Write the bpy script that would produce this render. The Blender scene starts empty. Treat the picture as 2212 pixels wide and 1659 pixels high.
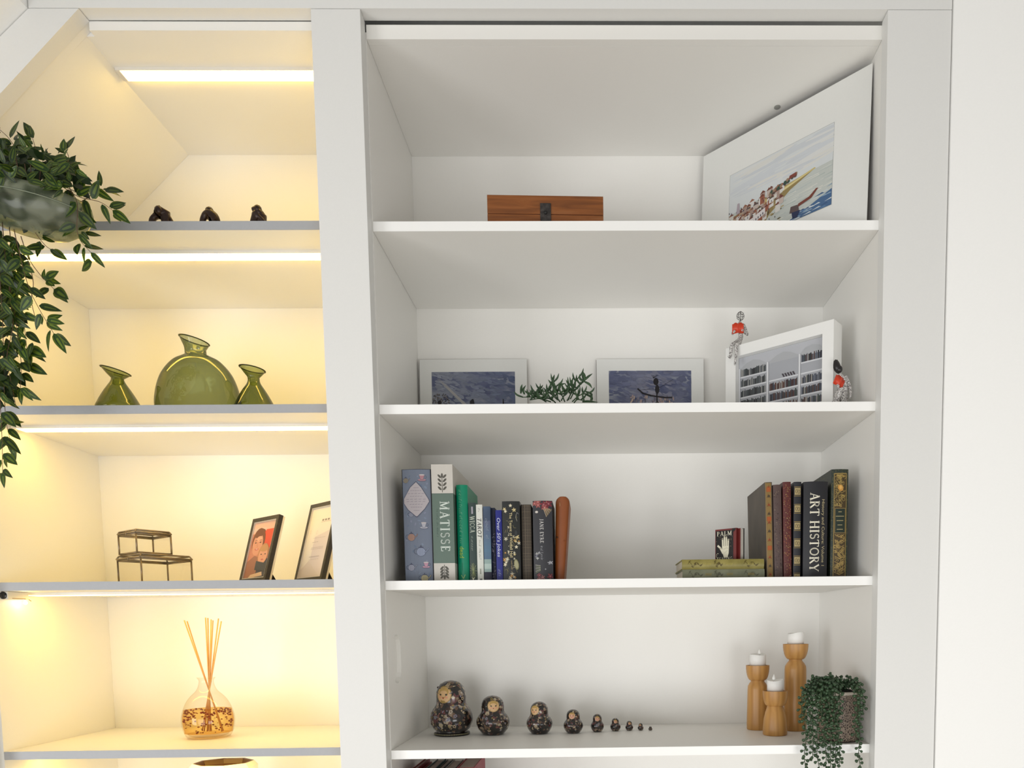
import bpy, bmesh, math, random
from mathutils import Vector, Matrix
PI = math.pi
rnd = random.Random(7)
C = bpy.context.scene.collection
sc = bpy.context.scene

# ------------------------------------------------------------------ camera
F, CX, CY, DIST = 1614.4, 1308.8, 1483.0, 1.9
PITCH, YAW, ROLL = -0.08074, -0.01567, 0.01116
Rx = Matrix.Rotation(PITCH, 3, 'X'); Rz = Matrix.Rotation(YAW, 3, 'Z'); Ry = Matrix.Rotation(ROLL, 3, 'Y')
RC = Rz @ Rx @ Ry
right, fwd, up = RC.col[0].copy(), RC.col[1].copy(), RC.col[2].copy()
cam_d = bpy.data.cameras.new('camera'); cam = bpy.data.objects.new('camera', cam_d); C.objects.link(cam)
M4 = Matrix.Identity(4)
for i in range(3):
    M4[i][0] = right[i]; M4[i][1] = up[i]; M4[i][2] = -fwd[i]
M4[1][3] = -DIST
cam.matrix_world = M4
cam_d.sensor_fit = 'HORIZONTAL'; cam_d.sensor_width = 36; cam_d.lens = F / 2212 * 36
cam_d.shift_x = (1106 - CX) / 2212; cam_d.shift_y = (CY - 829.5) / 2212
cam_d.clip_start = 0.05; cam_d.clip_end = 60
sc.camera = cam

# ------------------------------------------------------------------ world, lights, exposure
sc.view_settings.view_transform = 'Standard'; sc.view_settings.look = 'None'
sc.view_settings.gamma = 1; sc.view_settings.exposure = 0.0; sc.view_settings.use_curve_mapping = False
try: sc.cycles.transparent_max_bounces = 32
except Exception: pass
w = bpy.data.worlds.new('room_light'); sc.world = w; w.use_nodes = True
w.node_tree.nodes['Background'].inputs[0].default_value = (1.0, 0.965, 0.90, 1)
w.node_tree.nodes['Background'].inputs[1].default_value = 0.42
def area(name, loc, target, sx, sy, power, col):
    l = bpy.data.lights.new(name, 'AREA'); l.shape = 'RECTANGLE'; l.size = sx; l.size_y = sy
    l.energy = power; l.color = col
    o = bpy.data.objects.new(name, l); C.objects.link(o); o.location = loc
    o.rotation_euler = (Vector(target) - Vector(loc)).to_track_quat('-Z', 'Y').to_euler()
    return o
area('window_daylight', (-1.2, -3.9, -0.7), (0.3, 0, 0.1), 2.2, 1.7, 42, (0.985, 0.99, 1.0))
area('side_fill_light', (-3.3, -3.0, -0.55), (0.5, 0, 0.0), 1.4, 1.6, 50, (0.98, 0.99, 1.0))  # added fill from far left, brightens the right side panel
area('right_fill_light', (1.3, -3.0, -1.0), (0.8, 0, -0.2), 1.4, 1.2, 30, (0.99, 0.99, 0.985))  # added fill from low right, brightens the right wall

# ------------------------------------------------------------------ pixel helpers
def ray(px, py):
    return (right * ((px - CX) / F) + fwd + up * (-(py - CY) / F))
def P(px, py, Y):
    d = ray(px, py); return Vector((0, -DIST, 0)) + d * ((Y + DIST) / d.y)
def PZ(px, py, z):
    d = ray(px, py); return Vector((0, -DIST, 0)) + d * (z / d.z)

# ------------------------------------------------------------------ materials
def mat(name, col, rough=0.5, metal=0.0, noise=0.0, scale=40, bump=0.0, spec=0.5, coat=0.0, coord='Object'):
    m = bpy.data.materials.new(name); m.use_nodes = True; n = m.node_tree.nodes; l = m.node_tree.links
    b = n['Principled BSDF']
    b.inputs['Base Color'].default_value = (*col, 1); b.inputs['Roughness'].default_value = rough
    b.inputs['Metallic'].default_value = metal; b.inputs['Specular IOR Level'].default_value = spec
    b.inputs['Coat Weight'].default_value = coat
    if noise or bump:
        tc = n.new('ShaderNodeTexCoord'); t = n.new('ShaderNodeTexNoise'); t.inputs['Scale'].default_value = scale
        t.inputs['Detail'].default_value = 4
        l.new(tc.outputs[coord], t.inputs['Vector'])
        if noise:
            r = n.new('ShaderNodeMapRange'); r.inputs[3].default_value = 1 - noise; r.inputs[4].default_value = 1 + noise
            l.new(t.outputs['Fac'], r.inputs[0])
            x = n.new('ShaderNodeVectorMath'); x.operation = 'SCALE'; x.inputs[0].default_value = col
            l.new(r.outputs[0], x.inputs['Scale']); l.new(x.outputs[0], b.inputs['Base Color'])
        if bump:
            bp = n.new('ShaderNodeBump'); bp.inputs['Strength'].default_value = bump; bp.inputs['Distance'].default_value = 0.002
            l.new(t.outputs['Fac'], bp.inputs['Height']); l.new(bp.outputs[0], b.inputs['Normal'])
    return m
def ramp_mat(name, tex, scale, stops, rough=0.5, vec=(1, 1, 1), coord='Object', bump=0.0, coat=0.0, **kw):
    """procedural texture -> colour ramp. tex: 'noise','voronoi','wave','magic'"""
    m = bpy.data.materials.new(name); m.use_nodes = True; n = m.node_tree.nodes; l = m.node_tree.links
    b = n['Principled BSDF']; b.inputs['Roughness'].default_value = rough; b.inputs['Coat Weight'].default_value = coat
    tc = n.new('ShaderNodeTexCoord'); mp = n.new('ShaderNodeMapping'); mp.inputs['Scale'].default_value = vec
    l.new(tc.outputs[coord], mp.inputs['Vector'])
    if tex == 'noise':
        t = n.new('ShaderNodeTexNoise'); t.inputs['Detail'].default_value = kw.get('detail', 5); t.inputs['Distortion'].default_value = kw.get('dist', 0); o = t.outputs['Fac']
    elif tex == 'voronoi':
        t = n.new('ShaderNodeTexVoronoi'); t.feature = kw.get('feature', 'F1'); o = t.outputs['Distance']
    elif tex == 'cells':
        t = n.new('ShaderNodeTexVoronoi'); o = None
    elif tex == 'wave':
        t = n.new('ShaderNodeTexWave'); t.inputs['Distortion'].default_value = kw.get('dist', 5); t.inputs['Detail'].default_value = 3
        t.inputs['Detail Scale'].default_value = kw.get('dscale', 1.5); o = t.outputs['Fac']
    t.inputs['Scale'].default_value = scale
    l.new(mp.outputs[0], t.inputs['Vector'])
    if o is None:
        s = n.new('ShaderNodeSeparateColor'); l.new(t.outputs['Color'], s.inputs[0]); o = s.outputs[0]
    r = n.new('ShaderNodeValToRGB'); e = r.color_ramp.elements
    while len(e) < len(stops): e.new(0.5)
    for i, (p, c) in enumerate(stops): e[i].position = p; e[i].color = (*c, 1)
    if kw.get('const'): r.color_ramp.interpolation = 'CONSTANT'
    l.new(o, r.inputs[0]); l.new(r.outputs[0], b.inputs['Base Color'])
    if bump:
        bp = n.new('ShaderNodeBump'); bp.inputs['Strength'].default_value = bump; bp.inputs['Distance'].default_value = 0.002
        l.new(o, bp.inputs['Height']); l.new(bp.outputs[0], b.inputs['Normal'])
    return m
def print_mat(name='printed_ink', rough=0.45, spec=0.4):
    m = bpy.data.materials.new(name); m.use_nodes = True; n = m.node_tree.nodes
    a = n.new('ShaderNodeAttribute'); a.attribute_name = 'Col'
    m.node_tree.links.new(a.outputs['Color'], n['Principled BSDF'].inputs['Base Color'])
    n['Principled BSDF'].inputs['Roughness'].default_value = rough
    n['Principled BSDF'].inputs['Specular IOR Level'].default_value = spec
    return m
def emit_mat(name, col, s):
    m = bpy.data.materials.new(name); m.use_nodes = True; b = m.node_tree.nodes['Principled BSDF']
    b.inputs['Base Color'].default_value = (.9, .9, .9, 1)
    b.inputs['Emission Color'].default_value = (*col, 1); b.inputs['Emission Strength'].default_value = s
    return m
def glass_mat(name, face, edge, gloss=1.45, rough=0.03):
    """thin-walled glass: tinted see-through walls, Fresnel reflection, deeper tint at grazing view of each wall"""
    m = bpy.data.materials.new(name); m.use_nodes = True; n = m.node_tree.nodes; l = m.node_tree.links
    n.remove(n['Principled BSDF']); out = n['Material Output']
    lw = n.new('ShaderNodeLayerWeight'); lw.inputs[0].default_value = 0.35
    mx = n.new('ShaderNodeMix'); mx.data_type = 'RGBA'; mx.inputs[6].default_value = (*face, 1); mx.inputs[7].default_value = (*edge, 1)
    l.new(lw.outputs['Facing'], mx.inputs[0])
    t = n.new('ShaderNodeBsdfTransparent'); l.new(mx.outputs[2], t.inputs[0])
    g = n.new('ShaderNodeBsdfGlossy'); g.inputs['Roughness'].default_value = rough
    pw = n.new('ShaderNodeMath'); pw.operation = 'POWER'; pw.inputs[1].default_value = 4.0; lf = n.new('ShaderNodeLayerWeight'); lf.inputs[0].default_value = 0.5; l.new(lf.outputs['Facing'], pw.inputs[0])
    fr = n.new('ShaderNodeMath'); fr.operation = 'MULTIPLY_ADD'; fr.inputs[1].default_value = 0.55*(gloss-1)/.5; fr.inputs[2].default_value = 0.045*(gloss-1)/.5; fr.use_clamp = True; l.new(pw.outputs[0], fr.inputs[0])
    s = n.new('ShaderNodeMixShader'); l.new(fr.outputs[0], s.inputs[0]); l.new(t.outputs[0], s.inputs[1]); l.new(g.outputs[0], s.inputs[2])
    l.new(s.outputs[0], out.inputs[0])
    return m

WHITE = mat('white_lacquer', (0.86, 0.85, 0.815), 0.42, noise=0.015, scale=300)
STILEM = mat('white_trim_paint', (0.785, 0.785, 0.765), 0.5, noise=0.02, scale=260, bump=0.03)
EDGE = mat('bright_white_edging', (0.96, 0.96, 0.94), 0.35)
SHADEEDGE = mat('shaded_edging', (0.40, 0.41, 0.43), 0.45, noise=0.04, scale=120)  # dimness of the fronts against the lit bay, put into the edging colour
WALL = mat('wall_paint', (0.97, 0.97, 0.95), 0.7, noise=0.02, scale=200, bump=0.05)
FLOORM = mat('pale_oak', (0.48, 0.43, 0.36), 0.5, noise=0.1, scale=6)
DARK = mat('dark_gap', (0.03, 0.03, 0.03), 0.9)
PRINT = print_mat()
LED = emit_mat('warm_led_diffuser', (1.0, 0.64, 0.10), 17.5)
ALU = mat('white_profile', (0.75, 0.72, 0.66), 0.4)

# ------------------------------------------------------------------ mesh helpers
def obj(name, bm, m, parent=None, smooth=False, loc=None, kind=None):
    me = bpy.data.meshes.new(name); bm.to_mesh(me); bm.free()
    for x in (m if isinstance(m, (list, tuple)) else [m]): me.materials.append(x)
    if smooth:
        for p in me.polygons: p.use_smooth = True
        if smooth == 'auto':
            pass
    o = bpy.data.objects.new(name, me); C.objects.link(o)
    if parent: o.parent = parent
    if loc is not None: o.location = loc
    if kind: o['kind'] = kind
    return o
def add_box(bm, x0, x1, y0, y1, z0, z1, mi=0, bev=0.0):
    vs = [bm.verts.new(v) for v in ((x0,y0,z0),(x1,y0,z0),(x1,y1,z0),(x0,y1,z0),(x0,y0,z1),(x1,y0,z1),(x1,y1,z1),(x0,y1,z1))]
    fs = [bm.faces.new([vs[i] for i in q]) for q in ((0,3,2,1),(4,5,6,7),(0,1,5,4),(1,2,6,5),(2,3,7,6),(3,0,4,7))]
    for f in fs: f.material_index = mi
    if bev:
        es = set(e for f in fs for e in f.edges)
        r = bmesh.ops.bevel(bm, geom=list(es), offset=bev, segments=2, affect='EDGES', profile=0.7)
        for f in r['faces']: f.material_index = mi
    return fs
def box(name, x0, x1, y0, y1, z0, z1, m, parent=None, bev=0.0, kind=None):
    bm = bmesh.new(); add_box(bm, x0, x1, y0, y1, z0, z1, 0, bev)
    return obj(name, bm, m, parent, kind=kind)
def add_prism(bm, pts, y0, y1, mi=0):
    """polygon in XZ extruded along Y"""
    a = [bm.verts.new((x, y0, z)) for x, z in pts]; b = [bm.verts.new((x, y1, z)) for x, z in pts]
    n = len(pts); fs = [bm.faces.new(a), bm.faces.new(b[::-1])]
    for i in range(n): fs.append(bm.faces.new([a[i], b[i], b[(i+1) % n], a[(i+1) % n]]))
    for f in fs: f.material_index = mi
    bmesh.ops.recalc_face_normals(bm, faces=fs); return fs
def add_lathe(bm, prof, seg=32, c=(0,0,0), mi=0, sy=1.0, shear=None, caps=True):
    """prof: list of (r, z); shear(z)->(dx) offset"""
    rings = []
    for r, z in prof:
        dx = shear(z) if shear else 0
        rings.append([bm.verts.new((c[0]+dx+r*math.cos(2*PI*i/seg), c[1]+sy*r*math.sin(2*PI*i/seg), c[2]+z)) for i in range(seg)])
    for a, b in zip(rings, rings[1:]):
        for i in range(seg):
            f = bm.faces.new([a[i], a[(i+1)%seg], b[(i+1)%seg], b[i]]); f.material_index = mi; f.smooth = True
    if caps:
        if prof[0][0] > 1e-6: f = bm.faces.new(rings[0][::-1]); f.material_index = mi
        if prof[-1][0] > 1e-6: f = bm.faces.new(rings[-1]); f.material_index = mi
def add_tube(bm, pts, r, seg=6, mi=0, r1=None, caps=True):
    pts = [Vector(p) for p in pts]; n = len(pts); rings = []
    t0 = (pts[1]-pts[0]).normalized(); ref = Vector((0,0,1)) if abs(t0.z) < .9 else Vector((1,0,0))
    nrm = t0.cross(ref).normalized()
    for i, p in enumerate(pts):
        t = (pts[min(i+1,n-1)]-pts[max(i-1,0)])
        t = t.normalized() if t.length > 1e-9 else t0
        nrm = (nrm - t*nrm.dot(t)); nrm = nrm.normalized() if nrm.length > 1e-6 else t.orthogonal().normalized()
        b = t.cross(nrm); rr = r if r1 is None else r+(r1-r)*i/(n-1)
        rings.append([bm.verts.new(p + (nrm*math.cos(2*PI*k/seg)+b*math.sin(2*PI*k/seg))*rr) for k in range(seg)])
    for a, b in zip(rings, rings[1:]):
        for k in range(seg):
            f = bm.faces.new([a[k], a[(k+1)%seg], b[(k+1)%seg], b[k]]); f.material_index = mi; f.smooth = True
    if caps:
        f = bm.faces.new(rings[0][::-1]); f.material_index = mi; f = bm.faces.new(rings[-1]); f.material_index = mi
def curve_pts(pts, n=6):
    """Catmull-Rom"""
    pts = [Vector(p) for p in pts]; q = [pts[0]*2-pts[1]] + pts + [pts[-1]*2-pts[-2]]; out = []
    for i in range(1, len(q)-2):
        for k in range(n):
            t = k/n; a, b, c, d = q[i-1], q[i], q[i+1], q[i+2]
            out.append(0.5*((2*b)+(-a+c)*t+(2*a-5*b+4*c-d)*t*t+(-a+3*b-3*c+d)*t**3))
    out.append(pts[-1]); return out
def smooth_by_angle(o, ang=0.7):
    me = o.data
    for p in me.polygons: p.use_smooth = True
    bm = bmesh.new(); bm.from_mesh(me)
    for e in bm.edges:
        if len(e.link_faces) == 2 and e.calc_face_angle(0) > ang: e.smooth = False
    bm.to_mesh(me); bm.free()
def thing(name, label, cat, loc=(0,0,0), rotz=0, group=None, rot=None):
    o = bpy.data.objects.new(name, None); C.objects.link(o); o.empty_display_size = 0.02
    o.location = loc; o.rotation_euler = rot or (0, 0, rotz); o['label'] = label; o['category'] = cat
    if group: o['group'] = group
    return o
def tag(o, label, cat, group=None):
    o['label'] = label; o['category'] = cat
    if group: o['group'] = group
    return o

def clip_axis(P_, ax, lim, keep_less):
    out = []; n = len(P_)
    for i in range(n):
        a, b = P_[i], P_[(i+1) % n]; ia = (a[ax] <= lim) == keep_less or abs(a[ax]-lim) < 1e-9; ib = (b[ax] <= lim) == keep_less or abs(b[ax]-lim) < 1e-9
        if ia: out.append(a)
        if ia != ib:
            t = (lim-a[ax])/(b[ax]-a[ax]); out.append((a[0]+(b[0]-a[0])*t, a[1]+(b[1]-a[1])*t))
    return out
class Flat:
    """flat print: coloured polygons laid on a surface. mapf(u,v,h)->xyz ; h = height above the surface.
    window = (u0,v0,u1,v1) crops the print, cuts = u values where the surface folds"""
    def __init__(s, mapf, step=0.00008, window=None, cuts=None): s.m = mapf; s.f = []; s.c = []; s.L = []; s.h = 0; s.step = step; s.win = window; s.cuts = cuts; s.base = .00025
    def poly(s, pts, col, up=True):
        if up: s.h += 1
        P_ = list(pts)
        if s.win:
            for ax, lim, kl in ((0, s.win[0], False), (1, s.win[1], False), (0, s.win[2], True), (1, s.win[3], True)):
                P_ = clip_axis(P_, ax, lim, kl)
                if len(P_) < 3: return
        parts = [P_]
        if s.cuts:
            parts = []; lo = min(p[0] for p in P_); hi = max(p[0] for p in P_); rest = P_
            for c in s.cuts:
                if lo < c < hi:
                    a = clip_axis(rest, 0, c, True); rest = clip_axis(rest, 0, c, False)
                    if len(a) > 2: parts.append(a)
            if len(rest) > 2: parts.append(rest)
        for p in parts: s.f.append(p); s.c.append(col); s.L.append(s.h)
    def polys(s, L, col):
        s.h += 1
        for p in L: s.poly(p, col, False)
    def rect(s, u0, v0, u1, v1, col, up=True): s.poly([(u0,v0),(u1,v0),(u1,v1),(u0,v1)], col, up)
    def disc(s, u, v, ru, rv, col, n=12, up=True, a0=0):
        ca, sa = math.cos(a0), math.sin(a0)
        s.poly([(u+ru*math.cos(2*PI*i/n)*ca-rv*math.sin(2*PI*i/n)*sa, v+ru*math.cos(2*PI*i/n)*sa+rv*math.sin(2*PI*i/n)*ca) for i in range(n)], col, up)
    def line(s, pts, w, col, up=True):
        if up: s.h += 1
        for p in ribbon(pts, w): s.poly(p, col, False)
    def build(s, name, parent, m=None):
        st = min(s.step, .0012/max(1, s.h)); V = []; Fc = []
        for p, l in zip(s.f, s.L):
            i = len(V); V += [tuple(s.m(u, v, s.base+l*st)) for u, v in p]; Fc.append(tuple(range(i, i+len(p))))
        me = bpy.data.meshes.new(name); me.from_pydata(V, [], Fc)
        me.materials.append(m or PRINT)
        a = me.color_attributes.new('Col', 'FLOAT_COLOR', 'CORNER'); k = 0
        for fc, col in zip(Fc, s.c):
            for _ in fc: a.data[k].color = (*col, 1); k += 1
        o = bpy.data.objects.new(name, me); C.objects.link(o); o.parent = parent; o['kind'] = 'stuff'
        return o
def ribbon(pts, w):
    out = []
    for (x0, y0), (x1, y1) in zip(pts, pts[1:]):
        L = math.hypot(x1-x0, y1-y0)
        if L < 1e-9: continue
        nx, ny = -(y1-y0)/L*w/2, (x1-x0)/L*w/2; ex, ey = (x1-x0)/L*w*.3, (y1-y0)/L*w*.3
        out.append([(x0+nx-ex, y0+ny-ey), (x0-nx-ex, y0-ny-ey), (x1-nx+ex, y1-ny+ey), (x1+nx+ex, y1+ny+ey)])
    return out
# serif capitals drawn as strokes (unit height)
TK, TN = .17, .075
def _arc(cx, cy, rx, ry, a0, a1, n=10): return [(cx+rx*math.cos(math.radians(a0+(a1-a0)*i/n)), cy+ry*math.sin(math.radians(a0+(a1-a0)*i/n))) for i in range(n+1)]
def _sf(x, y, w=.3): return [[(x-w/2, y), (x+w/2, y), (x+w/2, y+.05), (x-w/2, y+.05)]] if y < .5 else [[(x-w/2, y-.05), (x+w/2, y-.05), (x+w/2, y), (x-w/2, y)]]
def _g(ch):
    R = ribbon
    if ch == 'A': return .86, R([(.12,0),(.43,1)], TN)+R([(.43,1),(.74,0)], TK)+R([(.22,.34),(.64,.34)], TN)+_sf(.12,0,.26)+_sf(.74,0,.3)
    if ch == 'B': return .74, R([(.2,0),(.2,1)], TK)+R([(.2,.97)]+_arc(.35,.75,.22,.22,90,-90)+[(.2,.53)], .11)+R([(.2,.5)]+_arc(.38,.27,.24,.24,90,-90)+[(.2,.03)], .11)
    if ch == 'C': return .8, R(_arc(.46,.5,.36,.46,45,315,16), .13)
    if ch == 'D': return .86, R([(.2,0),(.2,1)], TK)+R([(.2,.96)]+_arc(.35,.5,.38,.46,90,-90,14)+[(.2,.04)], .11)+_sf(.15,0,.25)+_sf(.15,1,.25)
    if ch == 'E': return .72, R([(.2,0),(.2,1)], TK)+R([(.1,.965),(.62,.965),(.62,.8)], TN)+R([(.2,.51),(.5,.51)], TN)+R([(.1,.035),(.66,.035),(.66,.22)], TN)
    if ch == 'G': return .86, R(_arc(.46,.5,.36,.46,50,330,16), .12)+R([(.74,.05),(.74,.42)], .14)+_sf(.7,.42,.25)
    if ch == 'H': return .98, R([(.2,0),(.2,1)], TK)+R([(.78,0),(.78,1)], TK)+R([(.2,.5),(.78,.5)], TN)+_sf(.2,0)+_sf(.2,1)+_sf(.78,0)+_sf(.78,1)
    if ch == 'I': return .42, R([(.2,0),(.2,1)], TK)+_sf(.2,0,.34)+_sf(.2,1,.34)
    if ch == 'J': return .42, R([(.22,1),(.22,.1),(.05,-.1)], .15)+_sf(.22,1,.34)
    if ch == 'L': return .7, R([(.2,0),(.2,1)], TK)+R([(.1,.035),(.64,.035),(.64,.24)], TN)+_sf(.2,1)
    if ch == 'M': return 1.12, R([(.18,0),(.18,1)], TN)+R([(.18,1),(.56,.08)], TK)+R([(.56,.08),(.92,1)], TN)+R([(.92,0),(.92,1)], TK)+_sf(.18,0)+_sf(.14,1,.22)+_sf(.92,0)+_sf(.96,1,.26)
    if ch == 'N': return .98, R([(.2,0),(.2,1)], TN)+R([(.2,1),(.78,0)], TK)+R([(.78,0),(.78,1)], TN)+_sf(.2,0,.26)+_sf(.15,1,.2)+_sf(.78,1,.26)
    if ch == 'O': return .98, R(_arc(.49,.5,.38,.46,0,360,22), .14)
    if ch == 'P': return .74, R([(.2,0),(.2,1)], TK)+R([(.2,.97)]+_arc(.36,.73,.26,.24,90,-90)+[(.2,.49)], .11)+_sf(.2,0)+_sf(.15,1,.24)
    if ch == 'R': return .86, R([(.2,0),(.2,1)], TK)+R([(.2,.97)]+_arc(.36,.74,.25,.23,90,-90)+[(.2,.51)], .11)+R([(.4,.5),(.76,.02)], TK)+_sf(.2,0)+_sf(.15,1,.24)+_sf(.78,0,.2)
    if ch == 'S': return .66, R(_arc(.33,.74,.22,.22,40,270,10)+_arc(.33,.27,.24,.24,90,-145,10), .13)
    if ch == 'T': return .84, R([(.42,0),(.42,1)], TK)+R([(.06,.8),(.06,.965),(.78,.965),(.78,.8)], TN)+_sf(.42,0)
    if ch == 'U': return .9, R([(.2,1),(.2,.3)]+_arc(.45,.3,.25,.27,180,360)+[(.7,1)], .12)
    if ch == 'V': return .86, R([(.1,1),(.43,0)], TK)+R([(.43,0),(.76,1)], TN)
    if ch == 'W': return 1.2, R([(.1,1),(.36,0)], TK)+R([(.36,0),(.6,.9)], TN)+R([(.6,.95),(.86,0)], TK)+R([(.86,0),(1.1,1)], TN)+_sf(.1,1,.24)+_sf(1.1,1,.2)
    if ch == 'Y': return .86, R([(.1,1),(.43,.42)], TK)+R([(.76,1),(.43,.42)], TN)+R([(.43,.45),(.43,0)], TK)+_sf(.1,1,.26)+_sf(.76,1,.22)+_sf(.43,0)
    return .4, []
def serif(text, squeeze=1.0, gap=.06):
    x = 0; out = []
    for ch in text:
        wd, ps = _g(ch)
        out += [[((x+u)*squeeze, v) for u, v in p] for p in ps]; x += wd+gap
    return out, x*squeeze
def sans(text):
    """built-in Blender font -> polygons, unit cap height"""
    cu = bpy.data.curves.new('t', 'FONT'); cu.body = text; cu.size = 1.0; cu.resolution_u = 2
    o = bpy.data.objects.new('t', cu); C.objects.link(o)
    dg = bpy.context.evaluated_depsgraph_get(); me = bpy.data.meshes.new_from_object(o.evaluated_get(dg))
    k = 1/0.73; L = [[(me.vertices[i].co.x*k, me.vertices[i].co.y*k) for i in p.vertices] for p in me.polygons]
    wd = max([v.co.x for v in me.vertices] or [0])*k
    bpy.data.objects.remove(o); bpy.data.curves.remove(cu); bpy.data.meshes.remove(me)
    return L, wd
def down_text(fl, polys, wd, u0, vtop, height, length, col):
    """text running down a spine (top of letters to the right); height across, length down"""
    k = length/wd
    fl.polys([[(u0+y*height, vtop-x*k) for x, y in p] for p in polys], col)
def marks(fl, u0, vtop, height, length, col, seed=1, w=.0006):
    q = random.Random(seed); x = 0; pitch = height*.62
    fl.h += 1
    while x < length-pitch:
        if q.random() < .86:
            k = q.choice((0, 1, 2)); h2 = height*q.choice((.6, .7, 1))
            for seg in ([[(0,0),(0,1)], [(0,0),(.7,1)], [(0,.5),(.8,.5)]][k], [[(.7,0),(.7,1)], [(0,1),(.7,1)], [(0,0),(.7,0)]][(k+1) % 3]):
                pts = [(u0+b*h2, vtop-x-a*pitch*.8) for a, b in seg]
                for p in ribbon(pts, w): fl.poly(p, col, False)
        x += pitch
def across_text(fl, polys, wd, u0, v0, height, length, col):
    k = length/wd; fl.polys([[(u0+x*k, v0+y*height) for x, y in p] for p in polys], col)

# ------------------------------------------------------------------ setting: face trims, walls, floor
S = 'structure'
XL, XR, D = -0.5214, 0.7099, 0.444
XA, XB, XC, XD = -0.5235, 0.8597, -0.6374, 0.7085
YS, ZH = -0.037, 1.4325
FLOOR = -1.5; TOP = 1.95
box('floor', -3.2, 2.6, -4.4, 0.6, FLOOR-.05, FLOOR, FLOORM, kind=S)
box('trim_1', XC, XA, YS, 0.0, FLOOR, ZH, STILEM, bev=.0012, kind=S)              # upright between the bays
box('trim_2', XD, XB, YS, 0.0, FLOOR, ZH, STILEM, bev=.0012, kind=S)              # right upright
a = P(61, 14, YS); XH = a.x
box('unseen_light_stop', XH, XB, .012, .4995, 1.50, 1.52, WALL, kind=S)  # unseen board, added to keep light from above out of the header gap
box('trim_3', XH, XB, YS, -0.001, ZH+.0016, TOP, STILEM, bev=.0006, kind=S)          # header board
box('wall_right', XB+.0026, 2.4, YS-.004, 0.10, FLOOR, TOP, WALL, kind=S)
box('wall_back', -2.6, 1.4, 0.50, 0.60, FLOOR, TOP, WALL, kind=S)
# diagonal board under the roof slope (face plane) and its inner frame
o1, o2 = P(61, 15, YS), P(0, 76, YS); i1, i2 = P(169.5, 15, YS), P(0, 200, YS)
def ext(p, q, t): return p + (q-p)*t
q1, q2 = ext(o1, o2, 9.5), ext(i1, i2, 3.9)
bm = bmesh.new(); add_prism(bm, [(o1.x, ZH), (i1.x, ZH), (q2.x, q2.z), (q1.x, q1.z)], YS, 0.0)
obj('trim_4', bm, STILEM, kind=S)
# roof slope surface coming into the room from the board's outer edge, and the wall return above it
bm = bmesh.new()
v = [bm.verts.new(t) for t in ((o1.x-.002, .05, ZH), (o1.x-.002, -1.2, ZH), (q1.x-.002, -1.2, q1.z), (q1.x-.002, .05, q1.z),
                              (o1.x-.3, .05, ZH+.1), (o1.x-.3, -1.2, ZH+.1), (q1.x-.3, -1.2, q1.z+.1), (q1.x-.3, .05, q1.z+.1))]
for q in ((0,1,2,3),(4,7,6,5),(0,4,5,1),(1,5,6,2),(2,6,7,3),(3,7,4,0)): bm.faces.new([v[i] for i in q])
bmesh.ops.recalc_face_normals(bm, faces=bm.faces)
obj('ceiling', bm, WALL, kind=S)
box('wall_left', o1.x-.3, o1.x-.002, -1.2, 0.05, ZH+.0005, TOP, WALL, kind=S)

# ------------------------------------------------------------------ right bookcase
T = 0.02265
ZT = 1.3942
SZ = [0.98074, 0.54958, 0.11889, -0.31126, -0.7410]
bc = thing('bookcase', 'white fitted bookcase with unlit shelves of books and ornaments, right of the upright', 'bookcase', (0, 0.2, FLOOR))
def cp(o, t):
    o.parent = t; o.location = Vector(o.location) - Vector(t.location); return o
# left side panel with routed oval finger pull
pl = box('side_panel', XL-.018, XL, 0.0015, D, FLOOR+.001, ZT+.016, WHITE)
e0, e1 = P(857, 1369, .09), P(857, 1476, .09)
def onX(px, py, X):
    d = ray(px, py); return Vector((0, -DIST, 0)) + d*(X/d.x)
c0, c1 = onX(848, 1420, XL), onX(866, 1420, XL); zt, zb = onX(857, 1370, XL).z, onX(857, 1477, XL).z
oc = Vector(((XL), (c0.y+c1.y)/2, (zt+zb)/2)); ry_, rz_ = (c1.y-c0.y)/2, (zt-zb)/2
def slot_pts(n=9):
    L = []
    h = rz_-ry_
    for i in range(n+1): L.append((ry_*math.cos(PI*i/n), h+ry_*math.sin(PI*i/n)))
    for i in range(n+1): L.append((-ry_*math.cos(PI*i/n), -h-ry_*math.sin(PI*i/n)))
    return L
bm = bmesh.new(); a_ = [bm.verts.new((XL-.011, oc.y+y, oc.z+z)) for y, z in slot_pts()]; b_ = [bm.verts.new((XL+.02, oc.y+y, oc.z+z)) for y, z in slot_pts()]
bm.faces.new(a_); bm.faces.new(b_[::-1])
for i in range(len(a_)): bm.faces.new([a_[i], b_[i], b_[(i+1)%len(a_)], a_[(i+1)%len(a_)]])
bmesh.ops.recalc_face_normals(bm, faces=bm.faces); cut = obj('cut', bm, WHITE)
md = pl.modifiers.new('b', 'BOOLEAN'); md.object = cut; md.operation = 'DIFFERENCE'; md.solver = 'EXACT'
dg = bpy.context.evaluated_depsgraph_get(); me = bpy.data.meshes.new_from_object(pl.evaluated_get(dg)); pl.modifiers.clear(); pl.data = me
bpy.data.objects.remove(cut)
cp(pl, bc)
cp(box('side_panel', XR, XR+.018, 0.0015, D, FLOOR+.001, ZT+.016, WHITE), bc)
cp(box('back_panel', XL-.018, XR+.018, D+.0004, D+.012, FLOOR+.001, ZT+.016, WHITE), bc)
cp(box('top_panel', XL+.0004, XR-.0004, 0.021, D, ZT, ZT+.018, WHITE), bc)
cp(box('top_rail', XL+.0004, XR-.0004, 0.0, 0.0205, ZT, 1.4262, WHITE, bev=.0008), bc)
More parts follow.
